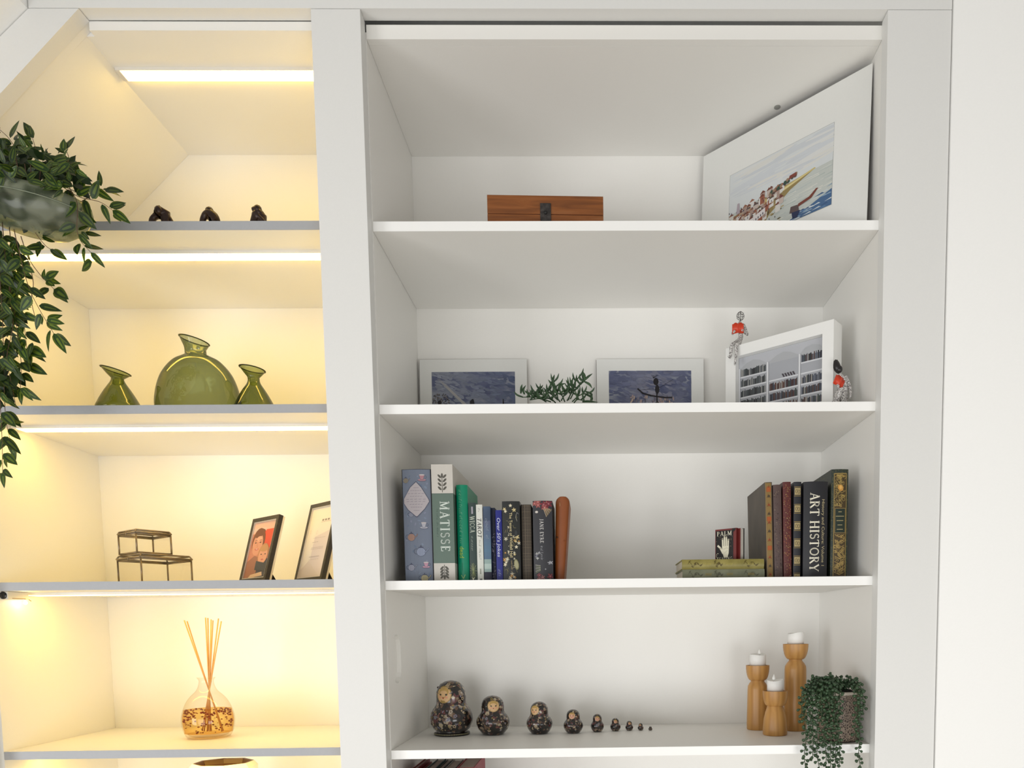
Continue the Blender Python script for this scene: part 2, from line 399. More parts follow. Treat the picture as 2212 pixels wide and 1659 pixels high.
for z in SZ:
    s_ = cp(box('shelf', XL+.0006, XR-.0006, 0.0012, D-.0004, z-T, z, WHITE), bc)
    e_ = box('edge_strip', XL+.0006, XR-.0006, 0.0, 0.0011, z-T, z, EDGE); e_.parent = s_; e_.location = Vector((0,0,0))
    e_.matrix_parent_inverse = Matrix.Identity(4)
pt = P(1679, 231, 0.1); d = ray(1679, 231); pt = Vector((0,-DIST,0)) + d*((ZT)/d.z)
bm = bmesh.new(); add_lathe(bm, [(0.0085, -.0016), (0.0085, 0), (0, 0)], 20, (0,0,0)); add_lathe(bm, [(0.003, -.0020), (0.003, -.0016)], 8)
o = obj('screw_cap', bm, mat('grey_cap', (.30,.30,.28), .6), bc); o.location = pt - Vector(bc.location)

# ------------------------------------------------------------------ left bookcase
LX0, LX1, LY, LD = -1.5141, -0.6105, 0.0193, 0.469
LZ = [0.99283, 0.55806, 0.12603, -0.3041, -0.7342]; LT = 0.0208
sl0 = P(187, 78.5, LY); sl1 = P(0, 275, LY)
slope = (sl0.z-sl1.z)/(sl0.x-sl1.x)
def slope_x(z): return sl0.x - (sl0.z - z)/slope
zc = sl0.z                        # underside of top panel
zmeet = sl0.z - slope*(sl0.x-LX0)
lb = thing('bookcase', 'white fitted bookcase with warm strip lighting and a sloping left corner', 'bookcase', (-1.0, 0.2, FLOOR))
def lp(o): return cp(o, lb)
lp(box('back_panel', LX0-.018, LX1+.006, LD+.0004, LD+.012, FLOOR+.001, zc+.016, WHITE))
lp(box('side_panel', LX0-.018, LX0, LY+.0005, LD, FLOOR+.001, zmeet, WHITE))
lp(box('side_panel', LX1, LX1+.018, LY-.018, LD, FLOOR+.001, zc+.016, WHITE))
lp(box('top_panel', sl0.x, LX1-.0004, LY+.0005, LD, zc, zc+.018, WHITE))
nx, nz = -slope, 1.0; L_ = math.hypot(nx, nz); nx, nz = nx/L_*.018, nz/L_*.018
bm = bmesh.new(); add_prism(bm, [(sl0.x, zc), (LX0, zmeet), (LX0+nx, zmeet+nz), (sl0.x+nx, zc+nz)], LY+.0005, LD); lp(obj('sloping_panel', bm, WHITE))
# inner face frame: top rail and diagonal rail, standing just in front of the carcase
a1, a2 = P(191, 39, 0.0), P(0, 246, 0.0); b1, b2 = P(187, 78.5, LY), P(0, 275, LY)
aslope = (a1.z-a2.z)/(a1.x-a2.x)
zlow = zmeet-.25
bm = bmesh.new(); add_prism(bm, [(a1.x, ZH+.001), (b1.x, zc-.0005), (LX0-.02, zmeet-.02), (LX0-.10, zmeet-.02), (a1.x-(a1.z-(zmeet+.02))/aslope, zmeet+.02)], 0.0006, LY); lp(obj('sloping_rail', bm, WHITE))
lp(box('top_rail', a1.x+.0004, LX1-.002, 0.0006, LY, zc-.0005, ZH+.001, WHITE))
for k, z in enumerate(LZ):
    x0 = LX0+.0006
    s_ = lp(box('shelf', x0, LX1-.0006, LY+.0012, LD-.0004, z-LT, z, WHITE))
    e_ = box('edge_strip', x0, LX1-.0006, LY, LY+.0011, z-LT, z, SHADEEDGE); e_.parent = s_
    e_['label'] = 'front edging toned down to a shaded grey'
box('trim_5', LX0-.12, LX0-.004, YS, 0.0, FLOOR, zmeet-.03, STILEM, kind=S)

# strip lights
levels = [('under the top panel', zc, slope_x(zc)+.004)] + [(n_, LZ[i]-LT, LX0+.006) for i, n_ in
    enumerate(['under the shelf holding three bronze figurines', 'under the shelf holding green glass vases', 'under the shelf holding two photo frames', 'under the shelf holding the reed diffuser'])]
for n_, z, x0 in levels:
    x1 = LX1-.003; ya, yb = 0.119, 0.157
    t = thing('strip_light', 'long warm white strip light ' + n_, 'light', ((x0+x1)/2, (ya+yb)/2, z), group='strip lights of the lit bookcase')
    hx = (x1-x0)/2; hy = (yb-ya)/2
    box('profile', -hx, hx, -hy, hy, -.0022, -.0002, ALU, t)
    box('lip', -hx, hx, -hy-.0018, -hy, -.0075, -.0002, ALU, t)
    box('diffuser', -hx+.012, hx-.002, -hy+.0004, hy-.003, -.0085, -.0024, LED, t)
    box('end_cap', -hx, -hx+.0115, -hy+.0004, hy-.003, -.0085, -.0024, ALU, t)

# ================================================================== RIGHT BAY OBJECTS
GOLD = (.52, .36, .10)
PAPER = ramp_mat('page_edges', 'wave', 60, [(0, (.62,.57,.47)), (1, (.80,.76,.66))], .8, vec=(1, .02, .02), dist=.5)
PAPERH = ramp_mat('page_edges_flat', 'wave', 60, [(0, (.62,.57,.47)), (1, (.80,.76,.66))], .8, vec=(.02, .02, 1), dist=.5)

def book(name, label, w, h, d, loc, cover, rotz=0, group=None, bulge=.004, lean=0, pages=None, fill=None, over=.003, hard=True, rot=None, spinemat=None):
    """origin = bottom centre of the spine; x thickness, y depth (into shelf), z height"""
    t = thing(name, label, 'book', loc, rotz, group, rot=rot or (0, lean, rotz))
    bm = bmesh.new(); n = 8; th = min(.0028, w*.16)
    # cover cross-section in XY (outer arc spine + boards), extruded in z
    outer = [(-w/2, d)] + [(-w/2 + w*i/n, -bulge*(1-(2*i/n-1)**2)) for i in range(n+1)] + [(w/2, d)]
    inner = [(w/2-th, d)] + [(w/2-th-(w-2*th)*i/n, th*.9-bulge*(1-(2*i/n-1)**2)*.9) for i in range(n+1)] + [(-w/2+th, d)]
    N = len(outer)
    for z0, z1 in ((0, h),):
        o0 = [bm.verts.new((x, y, z0)) for x, y in outer]; o1 = [bm.verts.new((x, y, z1)) for x, y in outer]
        i0 = [bm.verts.new((x, y, z0)) for x, y in inner[::-1]]; i1 = [bm.verts.new((x, y, z1)) for x, y in inner[::-1]]
        for k in range(N-1):
            f = bm.faces.new([o0[k], o0[k+1], o1[k+1], o1[k]])
            f.material_index = 1 if (1 <= k <= n and spinemat) else 0
            bm.faces.new([i0[k+1], i0[k], i1[k], i1[k+1]])
            bm.faces.new([o1[k], o1[k+1], i1[k+1], i1[k]]); bm.faces.new([o0[k+1], o0[k], i0[k], i0[k+1]])
        bm.faces.new([o0[0], o1[0], i1[0], i0[0]]); bm.faces.new([o1[-1], o0[-1], i0[-1], i1[-1]])
    bmesh.ops.recalc_face_normals(bm, faces=bm.faces)
    c = obj('cover', bm, [cover] + ([spinemat] if spinemat else []), t); smooth_by_angle(c, .6)
    pg = box('page_block', -w/2+th+.0002, w/2-th-.0002, th+.001, d-over, over*.7, h-over, pages or PAPER, t)
    gy = [-bulge*(1-(2*i/n-1)**2) for i in range(n+1)]
    def mp(u, v, hh):
        k = min(max((u/w+.5)*n, 0), n-1e-6); i = int(k); return (u, gy[i]+(gy[i+1]-gy[i])*(k-i)-hh, v)
    fl = Flat(mp, window=(-w/2, .0005, w/2, h-.0005), cuts=[-w/2+w*i/n for i in range(1, n)])
    if fill: fill(fl, w, h)
    if fl.f: fl.build('spine_print', t)
    return t
def leafsprig(fl, u0, v0, L, col, n=5, s=1.0, flip=1):
    fl.line([(u0, v0), (u0, v0+L*flip)], .0011*s, col)
    for i in range(n):
        v = v0 + flip*L*(i+.6)/n
        for sg in (-1, 1):
            fl.disc(u0+sg*.0052*s, v+flip*.003*s, .0050*s, .0021*s, col, 10, False, a0=sg*.8*flip)
    fl.disc(u0, v0+flip*(L+.002), .002*s, .0045*s, col, 10, False)
def flowers(fl, w, h, n, cols, seed, z0=0, z1=1, r=(.002, .005), petals=5):
    q = random.Random(seed)
    for _ in range(n):
        u = q.uniform(-w*.42, w*.42); v = h*q.uniform(z0, z1); s = q.uniform(*r); c = q.choice(cols); a = q.uniform(0, 6)
        for k in range(petals): fl.disc(u+s*.6*math.cos(a+k*2*PI/petals), v+s*.6*math.sin(a+k*2*PI/petals), s*.5, s*.28, c, 8, k == 0, a0=a+k*2*PI/petals)
        fl.disc(u, v, s*.25, s*.25, tuple(min(1, x*1.5+.1) for x in c), 6)
def scrolls(fl, w, h, n, col, seed, z0, z1, r=.004, wd=.0006):
    q = random.Random(seed)
    for _ in range(n):
        u = q.uniform(-w*.3, w*.3); v = h*q.uniform(z0, z1); a = q.uniform(0, 6.28); s = r*q.uniform(.5, 1.2); d = q.choice((-1, 1))
        pts = [(u+s*(1-i/14)*math.cos(a+d*i*.5), v+s*(1-i/14)*math.sin(a+d*i*.5)) for i in range(12)]
        pts = [(max(-w*.46, min(w*.46, x)), y) for x, y in pts]
        fl.line(pts, wd, col)
def spine_at(x0, x1, ytop, Y, zs, px_y=None, extra=0):
    """spine from pixel columns at mid height; returns w, h, loc"""
    ym = px_y or (ytop+1250)/2
    a, b = P(x0, ym, Y), P(x1, ym, Y); tz = P((x0+x1)/2, ytop, Y).z
    return (b.x-a.x), tz-zs, Vector(((a.x+b.x)/2, Y, zs))
SH1, SH2, SH3, SH4 = SZ[0]+.0003, SZ[1]+.0003, SZ[2]+.0003, SZ[3]+.0003

# --- left run of books on shelf 3
def cov(name, col, rough=.5, noise=.05, coat=0): return mat(name, col, rough, noise=noise, scale=60, coat=coat)
BL = 'row of books at the left of the third shelf'
# 1 teapots
w_, h_, l_ = spine_at(871, 934, 1014, .075, SH3, 1130)
def f1(fl, w, h):
    q = random.Random(3); L = (.30,.33,.42); DK = (.07,.08,.13); PK = (.42,.22,.25)
    fl.rect(-w*.475, 0.001, w*.475, h-.001, (.17,.20,.265))
    for _ in range(46):
        fl.disc(q.uniform(-w*.40, w*.40), h*q.uniform(.03,.97), q.uniform(.002,.005), q.uniform(.001,.003), q.choice([(.20,.25,.34),(.14,.18,.26),(.22,.24,.33)]), 8, True, q.uniform(0, 3))
    def cup(u, v, s, c):
        fl.disc(u, v-.0055*s, .0095*s, .0028*s, DK); fl.disc(u, v-.005*s, .0088*s, .0022*s, c)
        fl.poly([(u-.0062*s, v+.006*s), (u+.0062*s, v+.006*s), (u+.003*s, v-.005*s), (u-.003*s, v-.005*s)], DK)
        fl.poly([(u-.0056*s, v+.0054*s), (u+.0056*s, v+.0054*s), (u+.0026*s, v-.0044*s), (u-.0026*s, v-.0044*s)], c)
        fl.disc(u, v+.0056*s, .006*s, .0015*s, (.55,.5,.5)); fl.line(_arc(u+.0065*s, v+.001*s, .003*s, .003*s, -90, 90, 6), .0007, DK)
    def pot(u, v, s, c):
        fl.disc(u, v, .0090*s, .0085*s, DK, 16); fl.disc(u, v, .0084*s, .0079*s, c, 16)
        fl.line([(u+.007*s, v-.001*s), (u+.012*s, v+.003*s), (u+.014*s, v+.007*s)], .0024*s, DK); fl.line([(u+.007*s, v-.001*s), (u+.012*s, v+.003*s), (u+.014*s, v+.007*s)], .0014*s, c)
        fl.line(_arc(u-.0085*s, v+.001*s, .005*s, .005*s, 80, 280, 8), .0010, DK)
        fl.disc(u, v+.0085*s, .005*s, .0012*s, DK); fl.disc(u, v+.0108*s, .0014*s, .0018*s, DK)
        for k in (-1, 0, 1): fl.line([(u+k*.003*s, v-.006*s), (u+k*.0035*s, v+.006*s)], .0006, tuple(x*.6 for x in c))
    cup(w*.20, h*.925, 1.2, PK); pot(-w*.36, h*.90, .8, (.25,.22,.17)); pot(w*.12, h*.50, .0001, L)
    cup(w*.22, h*.505, 1.15, (.42,.42,.47)); pot(-w*.22, h*.40, 1.15, (.36,.22,.17)); pot(w*.10, h*.27, 1.35, (.27,.31,.42))
    pot(-w*.25, h*.13, 1.0, (.30,.31,.38)); cup(w*.26, h*.155, 1.1, (.50,.28,.36)); pot(w*.2, h*.035, 1.1, (.45,.40,.24)); pot(-w*.2, h*.60, .7, (.26,.28,.36)); pot(w*.3, h*.68, .5, (.25,.27,.34))
    k = .0065
    D_ = [(0, h*.885), (w*.16, h*.84), (w*.40, h*.735), (w*.42, h*.715), (w*.26, h*.65), (.001, h*.585), (-w*.03, h*.585), (-w*.3, h*.645), (-w*.44, h*.70), (-w*.44, h*.74), (-w*.2, h*.84)]
    fl.poly([(u*1.04, h*.735+(v-h*.735)*1.05) for u, v in D_], DK); fl.poly(D_, (.46,.42,.44))
    for i, (ww, vv) in enumerate([(.09,.835),(.2,.81),(.30,.785),(.22,.76),(.36,.735),(.34,.715),(.24,.69),(.2,.665),(.1,.635)]):
        for s0 in range(5):
            a = -ww*w+2*ww*w*s0/5; fl.line([(a, h*vv), (a+ww*w*.26, h*vv+.0004)], .0009, (.22,.19,.24), s0 == 0)
book('book', 'thick pale blue book patterned with teapots and teacups, diamond label', w_, h_, .20, l_, cov('black_cloth', (.015,.015,.02)), rotz=-.02, group=BL, bulge=.005, fill=f1, lean=0)
# 2 matisse
w_, h_, l_ = spine_at(934.5, 980.5, 1003, .06, SH3, 1130)
MATW = cov('cream_board', (.56,.53,.48), .6)
def f2(fl, w, h):
    fl.rect(-w/2+.0001, h*.16, w/2-.0001, h*.755, (.115,.165,.135))
    fl.poly([(-w/2, h*.755), (w/2, h*.755), (w/2, h*.75), (-w/2, h*.75)], (.09,.13,.11))
    ps, wd = serif('MATISSE', gap=.16); down_text(fl, ps, wd, -w*.13, h*.69, w*.42, h*.44, (.62,.68,.62))
    marks(fl, -w*.3, h*.62, w*.08, h*.24, (.05,.09,.07), 4)
    leafsprig(fl, 0, h*.765, h*.135, (.09,.085,.07), 4, 1.25); leafsprig(fl, 0, h*.145, h*.10, (.09,.085,.07), 4, 1.25, -1)
b = book('book', 'tall off-white book with green band lettered MATISSE', w_, h_, .23, l_, MATW, rotz=-.015, group=BL, bulge=0, fill=f2)
w2, h2 = w_, h_
fl = Flat(lambda u, v, hh: (w2/2+hh, u, v)); fl.rect(.0005, h2*.16, .225, h2*.755, (.10,.15,.12)); fl.build('cover_print', b)
# 3 green
w_, h_, l_ = spine_at(988, 1012, 1048, .085, SH3, 1150)
def f3(fl, w, h):
    marks(fl, -w*.26, h*.95, w*.24, h*.56, (.16,.44,.27), 8, .0008)
    ps, wd = sans('dead'); down_text(fl, ps, wd, -w*.30, h*.37, w*.42, h*.12, (.38,.52,.06))
    fl.line([(-w*.2, h*.07), (-w*.02, h*.035), (w*.14, h*.075)], .0016, (.35,.55,.20))
    fl.line([(-w*.1, h*.2), (-w*.1, h*.12)], .0012, (.0,.16,.08))
book('book', 'bright emerald green hardback next to the MATISSE book', w_, h_, .17, l_, cov('emerald_cloth', (.0,.235,.125), .35), group=BL, bulge=.006, fill=f3)
# 4 wicca
w_, h_, l_ = spine_at(1013.5, 1029.5, 1086, .08, SH3, 1170)
def f4(fl, w, h):
    ps, wd = serif('WICCA', gap=.1); down_text(fl, ps, wd, -w*.30, h*.83, w*.6, h*.21, (.55,.60,.50))
    marks(fl, -w*.2, h*.58, w*.25, h*.20, (.3,.36,.3), 5)
    fl.rect(-w*.1, h*.86, w*.12, h*.95, (.35,.33,.38))
    q = random.Random(5)
    for i in range(16):
        a = i*.39; fl.line([(0, h*.14), (w*.46*math.cos(a), h*.14+.02*math.sin(a))], .0010, q.choice([(.22,.26,.10),(.12,.16,.07),(.3,.33,.16)]))
    fl.poly([(-w*.25, h*.06), (-w*.05, h*.02), (w*.2, h*.06), (-w*.05, h*.045)], (.7,.7,.5))
book('book', 'slim dark green paperback lettered WICCA', w_, h_, .13, l_, cov('wicca_green', (.022,.045,.04), .4), group=BL, bulge=.001, fill=f4)
# 5 tarot
w_, h_, l_ = spine_at(1030, 1043.5, 1090, .08, SH3, 1170)
def f5(fl, w, h):
    ps, wd = serif('TAROT', gap=.08); ps = [[(x+.18*y, y) for x, y in p] for p in ps]; down_text(fl, ps, wd, -w*.3, h*.83, w*.58, h*.26, (.03,.03,.03))
    marks(fl, -w*.15, h*.54, w*.28, h*.28, (.15,.15,.14), 6)
    marks(fl, -w*.2, h*.95, w*.3, h*.07, (.3,.3,.28), 7)
    fl.disc(w*.05, h*.03, w*.2, .002, (.05,.05,.05)); fl.rect(-w*.1, h*.10, w*.1, h*.17, (.35,.36,.30))
book('book', 'slim white paperback lettered TAROT in black', w_, h_, .13, l_, cov('white_paperback', (.66,.67,.61), .4), group=BL, bulge=.0005, fill=f5)
# 6 blue
w_, h_, l_ = spine_at(1045, 1060.5, 1094, .08, SH3, 1170)
BLUEG = ramp_mat('blue_grey_spine', 'noise', 9, [(.3, (.035,.055,.10)), (.7, (.07,.12,.20))], .4)
def f6(fl, w, h):
    for i in range(14):
        k = i/13; fl.rect(-w*.5, h*(.16+.6*k), w*.5, h*(.16+.6*(k+.09)), (.09+.0*k, .17-.10*abs(k-.4), .26-.13*abs(k-.4)))
    fl.rect(-w*.5, h*.13, w*.5, h*.30, (.28,.38,.36)); fl.rect(-w*.5, h*.17, w*.5, h*.24, (.42,.52,.48)); fl.rect(-w*.5, 0, w*.5, h*.13, (.02,.02,.04))
    marks(fl, -w*.18, h*.84, w*.36, h*.28, (.30,.36,.42), 9)
book('book', 'slim grey-blue paperback with pale patch low on spine', w_, h_, .13, l_, BLUEG, group=BL, bulge=.001, fill=f6)
# 6b navy pushed back
w_, h_, l_ = spine_at(1061.5, 1070.5, 1097, .10, SH3, 1170)
def f6b(fl, w, h):
    q = random.Random(9)
    for _ in range(26): fl.disc(q.uniform(-w*.4, w*.4), h*q.uniform(.02, .68), q.uniform(.0008,.002), q.uniform(.001,.004), q.choice([(.25,.22,.28),(.1,.1,.16),(.36,.33,.4)]), 7, True, q.uniform(0, 3))
book('book', 'thin navy book pushed back beside blue joke book', w_, h_, .12, l_, cov('navy_cloth', (.012,.018,.055), .4), group=BL, bulge=.0005, fill=f6b)
# 7 jokes
w_, h_, l_ = spine_at(1071.5, 1085, 1102, .075, SH3, 1170)
def f7(fl, w, h):
    ps, wd = sans("Over 50's Jokes"); ps = [[(x+.15*y, y) for x, y in p] for p in ps]; down_text(fl, ps, wd, -w*.28, h*.90, w*.55, h*.55, (.62,.64,.80))
    marks(fl, -w*.2, h*.17, w*.38, h*.13, (.40,.44,.66), 10)
book('book', "small royal blue paperback lettered Over 50's Jokes", w_, h_, .12, l_, cov('royal_blue', (.008,.014,.20), .35), group=BL, bulge=.0005, fill=f7)
# 8 tenant
w_, h_, l_ = spine_at(1086, 1124, 1083, .07, SH3, 1165)
def f8(fl, w, h):
    cr = [(.55,.45,.22), (.62,.56,.40), (.40,.22,.06), (.45,.42,.32)]
    flowers(fl, w, h, 34, cr, 12, .01, .985, (.0025,.006)); q = random.Random(4)
    for _ in range(22):
        u, v, a = q.uniform(-w*.4, w*.4), h*q.uniform(.03,.95), q.uniform(0, 6); fl.line([(u, v), (u+.006*math.cos(a), v+.008*math.sin(a)), (u+.010*math.cos(a+.5), v+.012*math.sin(a+.5))] if abs(u) < w*.22 else [(u, v), (u*.8, v+.008)], .0006, (.30,.26,.12))
    fl.rect(-w*.13, h*.17, w*.10, h*.88, (.012,.014,.013))
    ps, wd = sans('The Tenant of Wildfell Hall'); down_text(fl, ps, wd, -w*.09, h*.86, w*.17, h*.56, (.66,.56,.30))
    marks(fl, -w*.04, h*.26, w*.09, h*.15, (.4,.3,.14), 11)
    fl.disc(w*.26, h*.21, .0062, .014, (.22,.21,.10), 12, True, .15); fl.disc(w*.26, h*.21, .0045, .011, (.36,.34,.20), 12, True, .15)
    fl.disc(w*.27, h*.60, .0035, .008, (.03,.035,.035)); fl.line([(w*.34, h*.75), (w*.26, h*.8), (w*.34, h*.86), (w*.42, h*.84)], .0007, (.35,.35,.33))
book('book', 'black floral book lettered The Tenant of Wildfell Hall', w_, h_, .14, l_, cov('black_floral', (.012,.014,.013), .35), group=BL, bulge=.003, fill=f8)
# 9 tartan
w_, h_, l_ = spine_at(1126.5, 1148.5, 1090, .085, SH3, 1170)
def f9(fl, w, h):
    q = random.Random(8); L = (.22,.17,.11); DK_ = (.02,.018,.014)
    for i in range(9):
        u = -w*.45+w*.9*i/8; fl.line([(u, .001), (u, h-.001)], .0005 if i % 3 else .0011, L if i % 2 else (.12,.09,.06))
    for i in range(26):
        v = h*(i+.5)/26; fl.line([(-w*.48, v), (w*.48, v)], .0005 if i % 4 else .0018, L if i % 2 else (.10,.08,.055))
    fl.rect(-w*.5, h*.0, -w*.42, h, DK_)
t = book('book', 'dark brown tartan book between two floral books', w_, h_, .13, l_, cov('brown_tartan', (.055,.042,.03), .6), group=BL, bulge=.002, fill=f9)
# 10 jane eyre
w_, h_, l_ = spine_at(1152, 1194, 1082, .07, SH3, 1165)
def f10(fl, w, h):
    flowers(fl, w, h, 7, [(.22,.03,.035), (.16,.02,.03), (.30,.08,.07)], 3, .90, .985, (.006,.010)); flowers(fl, w, h, 5, [(.20,.04,.05),(.28,.12,.12)], 8, .02, .07, (.005,.009))
    flowers(fl, w, h, 9, [(.42,.42,.40),(.3,.3,.32),(.10,.10,.14)], 14, .08, .45, (.002,.005), 4); q = random.Random(2)
    for i in range(8): fl.line([(w*.05+i*.002, h*.90), (w*.2+i*.002, h*(.80+.012*i))], .0009, (.45,.30,.12) if i % 2 else (.6,.5,.36))
    for i in range(6): fl.line([(-w*.4, h*(.10+.02*i)), (-w*.15, h*(.13+.012*i))], .0010, (.5,.48,.38) if i % 2 else (.25,.28,.15))
    fl.disc(-w*.3, h*.86, .004, .003, (.6,.55,.5))
    ps, wd = serif('JANE EYRE', gap=.1); down_text(fl, ps, wd, -w*.14, h*.77, w*.18, h*.30, (.62,.60,.58))
    marks(fl, -w*.12, h*.44, w*.11, h*.20, (.36,.36,.38), 12)
book('book', 'charcoal book with red flowers, lettered JANE EYRE', w_, h_, .14, l_, cov('charcoal_cloth', (.022,.022,.028), .4), group=BL, bulge=.004, fill=f10)
# 11 leather journal
a, b_, c_ = P(1197.5, 1225, .08), P(1218, 1225, .08), P(1200, 1085, .08); d_ = P(1231, 1085, .08)
LEATHER = mat('tan_leather', (.25,.066,.012), .42, noise=.18, scale=25, bump=.25)
t = thing('leather_journal', 'rounded tan leather journal standing at right end of the left book row', 'book', (a.x*.5+b_.x*.5, .09, SH3), group=None)
h_ = P(1215, 1071, .08).z - SH3
bm = bmesh.new(); rows = 14
def jr(v):  # left/right edges relative
    xl = (a.x-t.location.x) + (c_.x-a.x)*v*.95 + 0; xr = (b_.x-t.location.x) + (d_.x-b_.x)*v
    if v > .93:
        k = (v-.93)/.07; m = (xl+xr)/2; s = math.sqrt(max(0, 1-k*k*.75)); xl = m+(xl-m)*s; xr = m+(xr-m)*s
    return xl, xr
rings = []
for i in range(rows+7):
    v = i/rows*.93 if i <= rows else .93+.07*(i-rows)/6
    xl, xr = jr(v); m = (xl+xr)/2; r = (xr-xl)/2; ring = []
    for k in range(9):
        an = PI+PI*k/8; ring.append(bm.verts.new((m+r*math.cos(an), .0+.010*math.sin(an)+.010, v*h_)))
    ring.append(bm.verts.new((xr, .12, v*h_))); ring.append(bm.verts.new((xl, .12, v*h_))); rings.append(ring)
for r0, r1 in zip(rings, rings[1:]):
    for k in range(11): bm.faces.new([r0[k], r0[(k+1) % 11], r1[(k+1) % 11], r1[k]])
bm.faces.new(rings[0][::-1]); bm.faces.new(rings[-1]); bmesh.ops.recalc_face_normals(bm, faces=bm.faces)
smooth_by_angle(obj('cover', bm, LEATHER, t), .7)
bm = bmesh.new(); add_lathe(bm, [(0, 0), (.0022, .0003), (.0022, .0012), (0, .0016)], 12)
o = obj('stud', bm, mat('dark_stud', (.05,.015,.005), .4), t); o.location = (-.004, -.0004, h_*.52); o.rotation_euler = (PI/2, 0, 0)
bm = bmesh.new(); add_tube(bm, curve_pts([(.013, -.001, h_*.48), (.0175, .002, h_*.485), (.018, .005, h_*.47)]), .0012, 6); obj('tie_end', bm, LEATHER, t)
bm = bmesh.new(); add_tube(bm, [(.004, -.0005, h_*.93), (.0045, -.0012, h_*.90), (.004, -.0008, h_*.885)], .0011, 6); obj('stitch', bm, mat('pale_stitch', (.5,.25,.12), .6), t)

# --- right run of books on shelf 3
BR = 'row of tall decorated books at the right of the third shelf'
def right_book(label, x0, x1, ytop, Y, depth, cover, fill, bulge=.003, rotz=0, ym=1145, lean=0, **k):
    w_, h_, l_ = spine_at(x0, x1, ytop, Y, SH3, ym); l_.x -= math.sin(lean)*h_/2
    return book('book', label, w_, h_, depth, l_, cover, rotz=rotz, group=BR, bulge=bulge, fill=fill, lean=lean, **k), w_, h_
BRN = ramp_mat('brown_board', 'noise', 14, [(.3, (.045,.030,.017)), (.7, (.085,.062,.038))], .5)
def g1(fl, w, h):
    fl.rect(-w*.36, .002, w*.36, h-.002, (.24,.15,.045)); q = random.Random(1)
    for i in range(11):
        v = h*(.03+.09*i); c = [(.35,.07,.015), (.07,.05,.025)][i % 2]; fl.disc(0, v+.004, w*.2, .0035, c, 6); fl.line([(-w*.25, v), (0, v+.005), (w*.25, v)], .0008, (.06,.04,.02)); fl.line([(0, v), (q.uniform(-.002,.002), v+.010)], .0008, (.10,.06,.03))
    for i in (3, 6, 9): fl.rect(-w*.3, h*(.1*i), w*.3, h*(.1*i+.045), (.36,.09,.02))
    fl.line([(-w*.42, .001), (-w*.42, h-.001)], .0009, (.42,.30,.14))
t1, w_, h_ = right_book('wide brown book with gold and orange spine, first of the tall right row', 1654, 1669.5, 1041.5, .085, .22, BRN, g1, .001, rotz=.0, lean=-.028)
def g2(fl, w, h):
    q = random.Random(22)
    for _ in range(120): fl.disc(q.uniform(-w*.42, w*.42), h*q.uniform(.01,.99), q.uniform(.0006,.0016), q.uniform(.0008,.003), q.choice([(.14,.085,.06),(.05,.03,.028),(.10,.055,.05),(.16,.11,.08)]), 6, True, q.uniform(0, 3))
right_book('dull mauve brown book, second of the tall right row', 1671.5, 1689, 1047, .085, .15, cov('mauve_brown', (.085,.052,.046), .5), g2, .002, lean=-.026)
def g3(fl, w, h):
    q = random.Random(23)
    for _ in range(230): fl.disc(q.uniform(-w*.44, w*.44), h*q.uniform(.005,.97), q.uniform(.0006,.0015), q.uniform(.0006,.0016), q.choice([(.30,.14,.045),(.24,.07,.03),(.34,.24,.10),(.09,.015,.01)]), 6, True, q.uniform(0, 3))
right_book('mottled russet red book, third of the tall right row', 1692, 1709, 1041, .085, .17, cov('russet', (.095,.016,.014), .45), g3, .002, lean=-.018)
def g4(fl, w, h):
    for i in range(6):
        v = h*(.93-.178*i)
        fl.rect(-w*.40, v-.016, w*.40, v+.002, (.36,.28,.13)); fl.line([(-w*.44, v+.0045), (w*.44, v+.0045)], .0007, GOLD); fl.line([(-w*.44, v-.019), (w*.44, v-.019)], .0007, GOLD)
        fl.line(_arc(-w*.12, v-.007, .003, .0045, 0, 300, 8), .0009, (.04,.03,.02)); fl.line(_arc(w*.16, v-.008, .0028, .0045, 180, 480, 8), .0009, (.04,.03,.02)); fl.disc(0, v-.007, .0012, .0012, (.05,.03,.02))
    
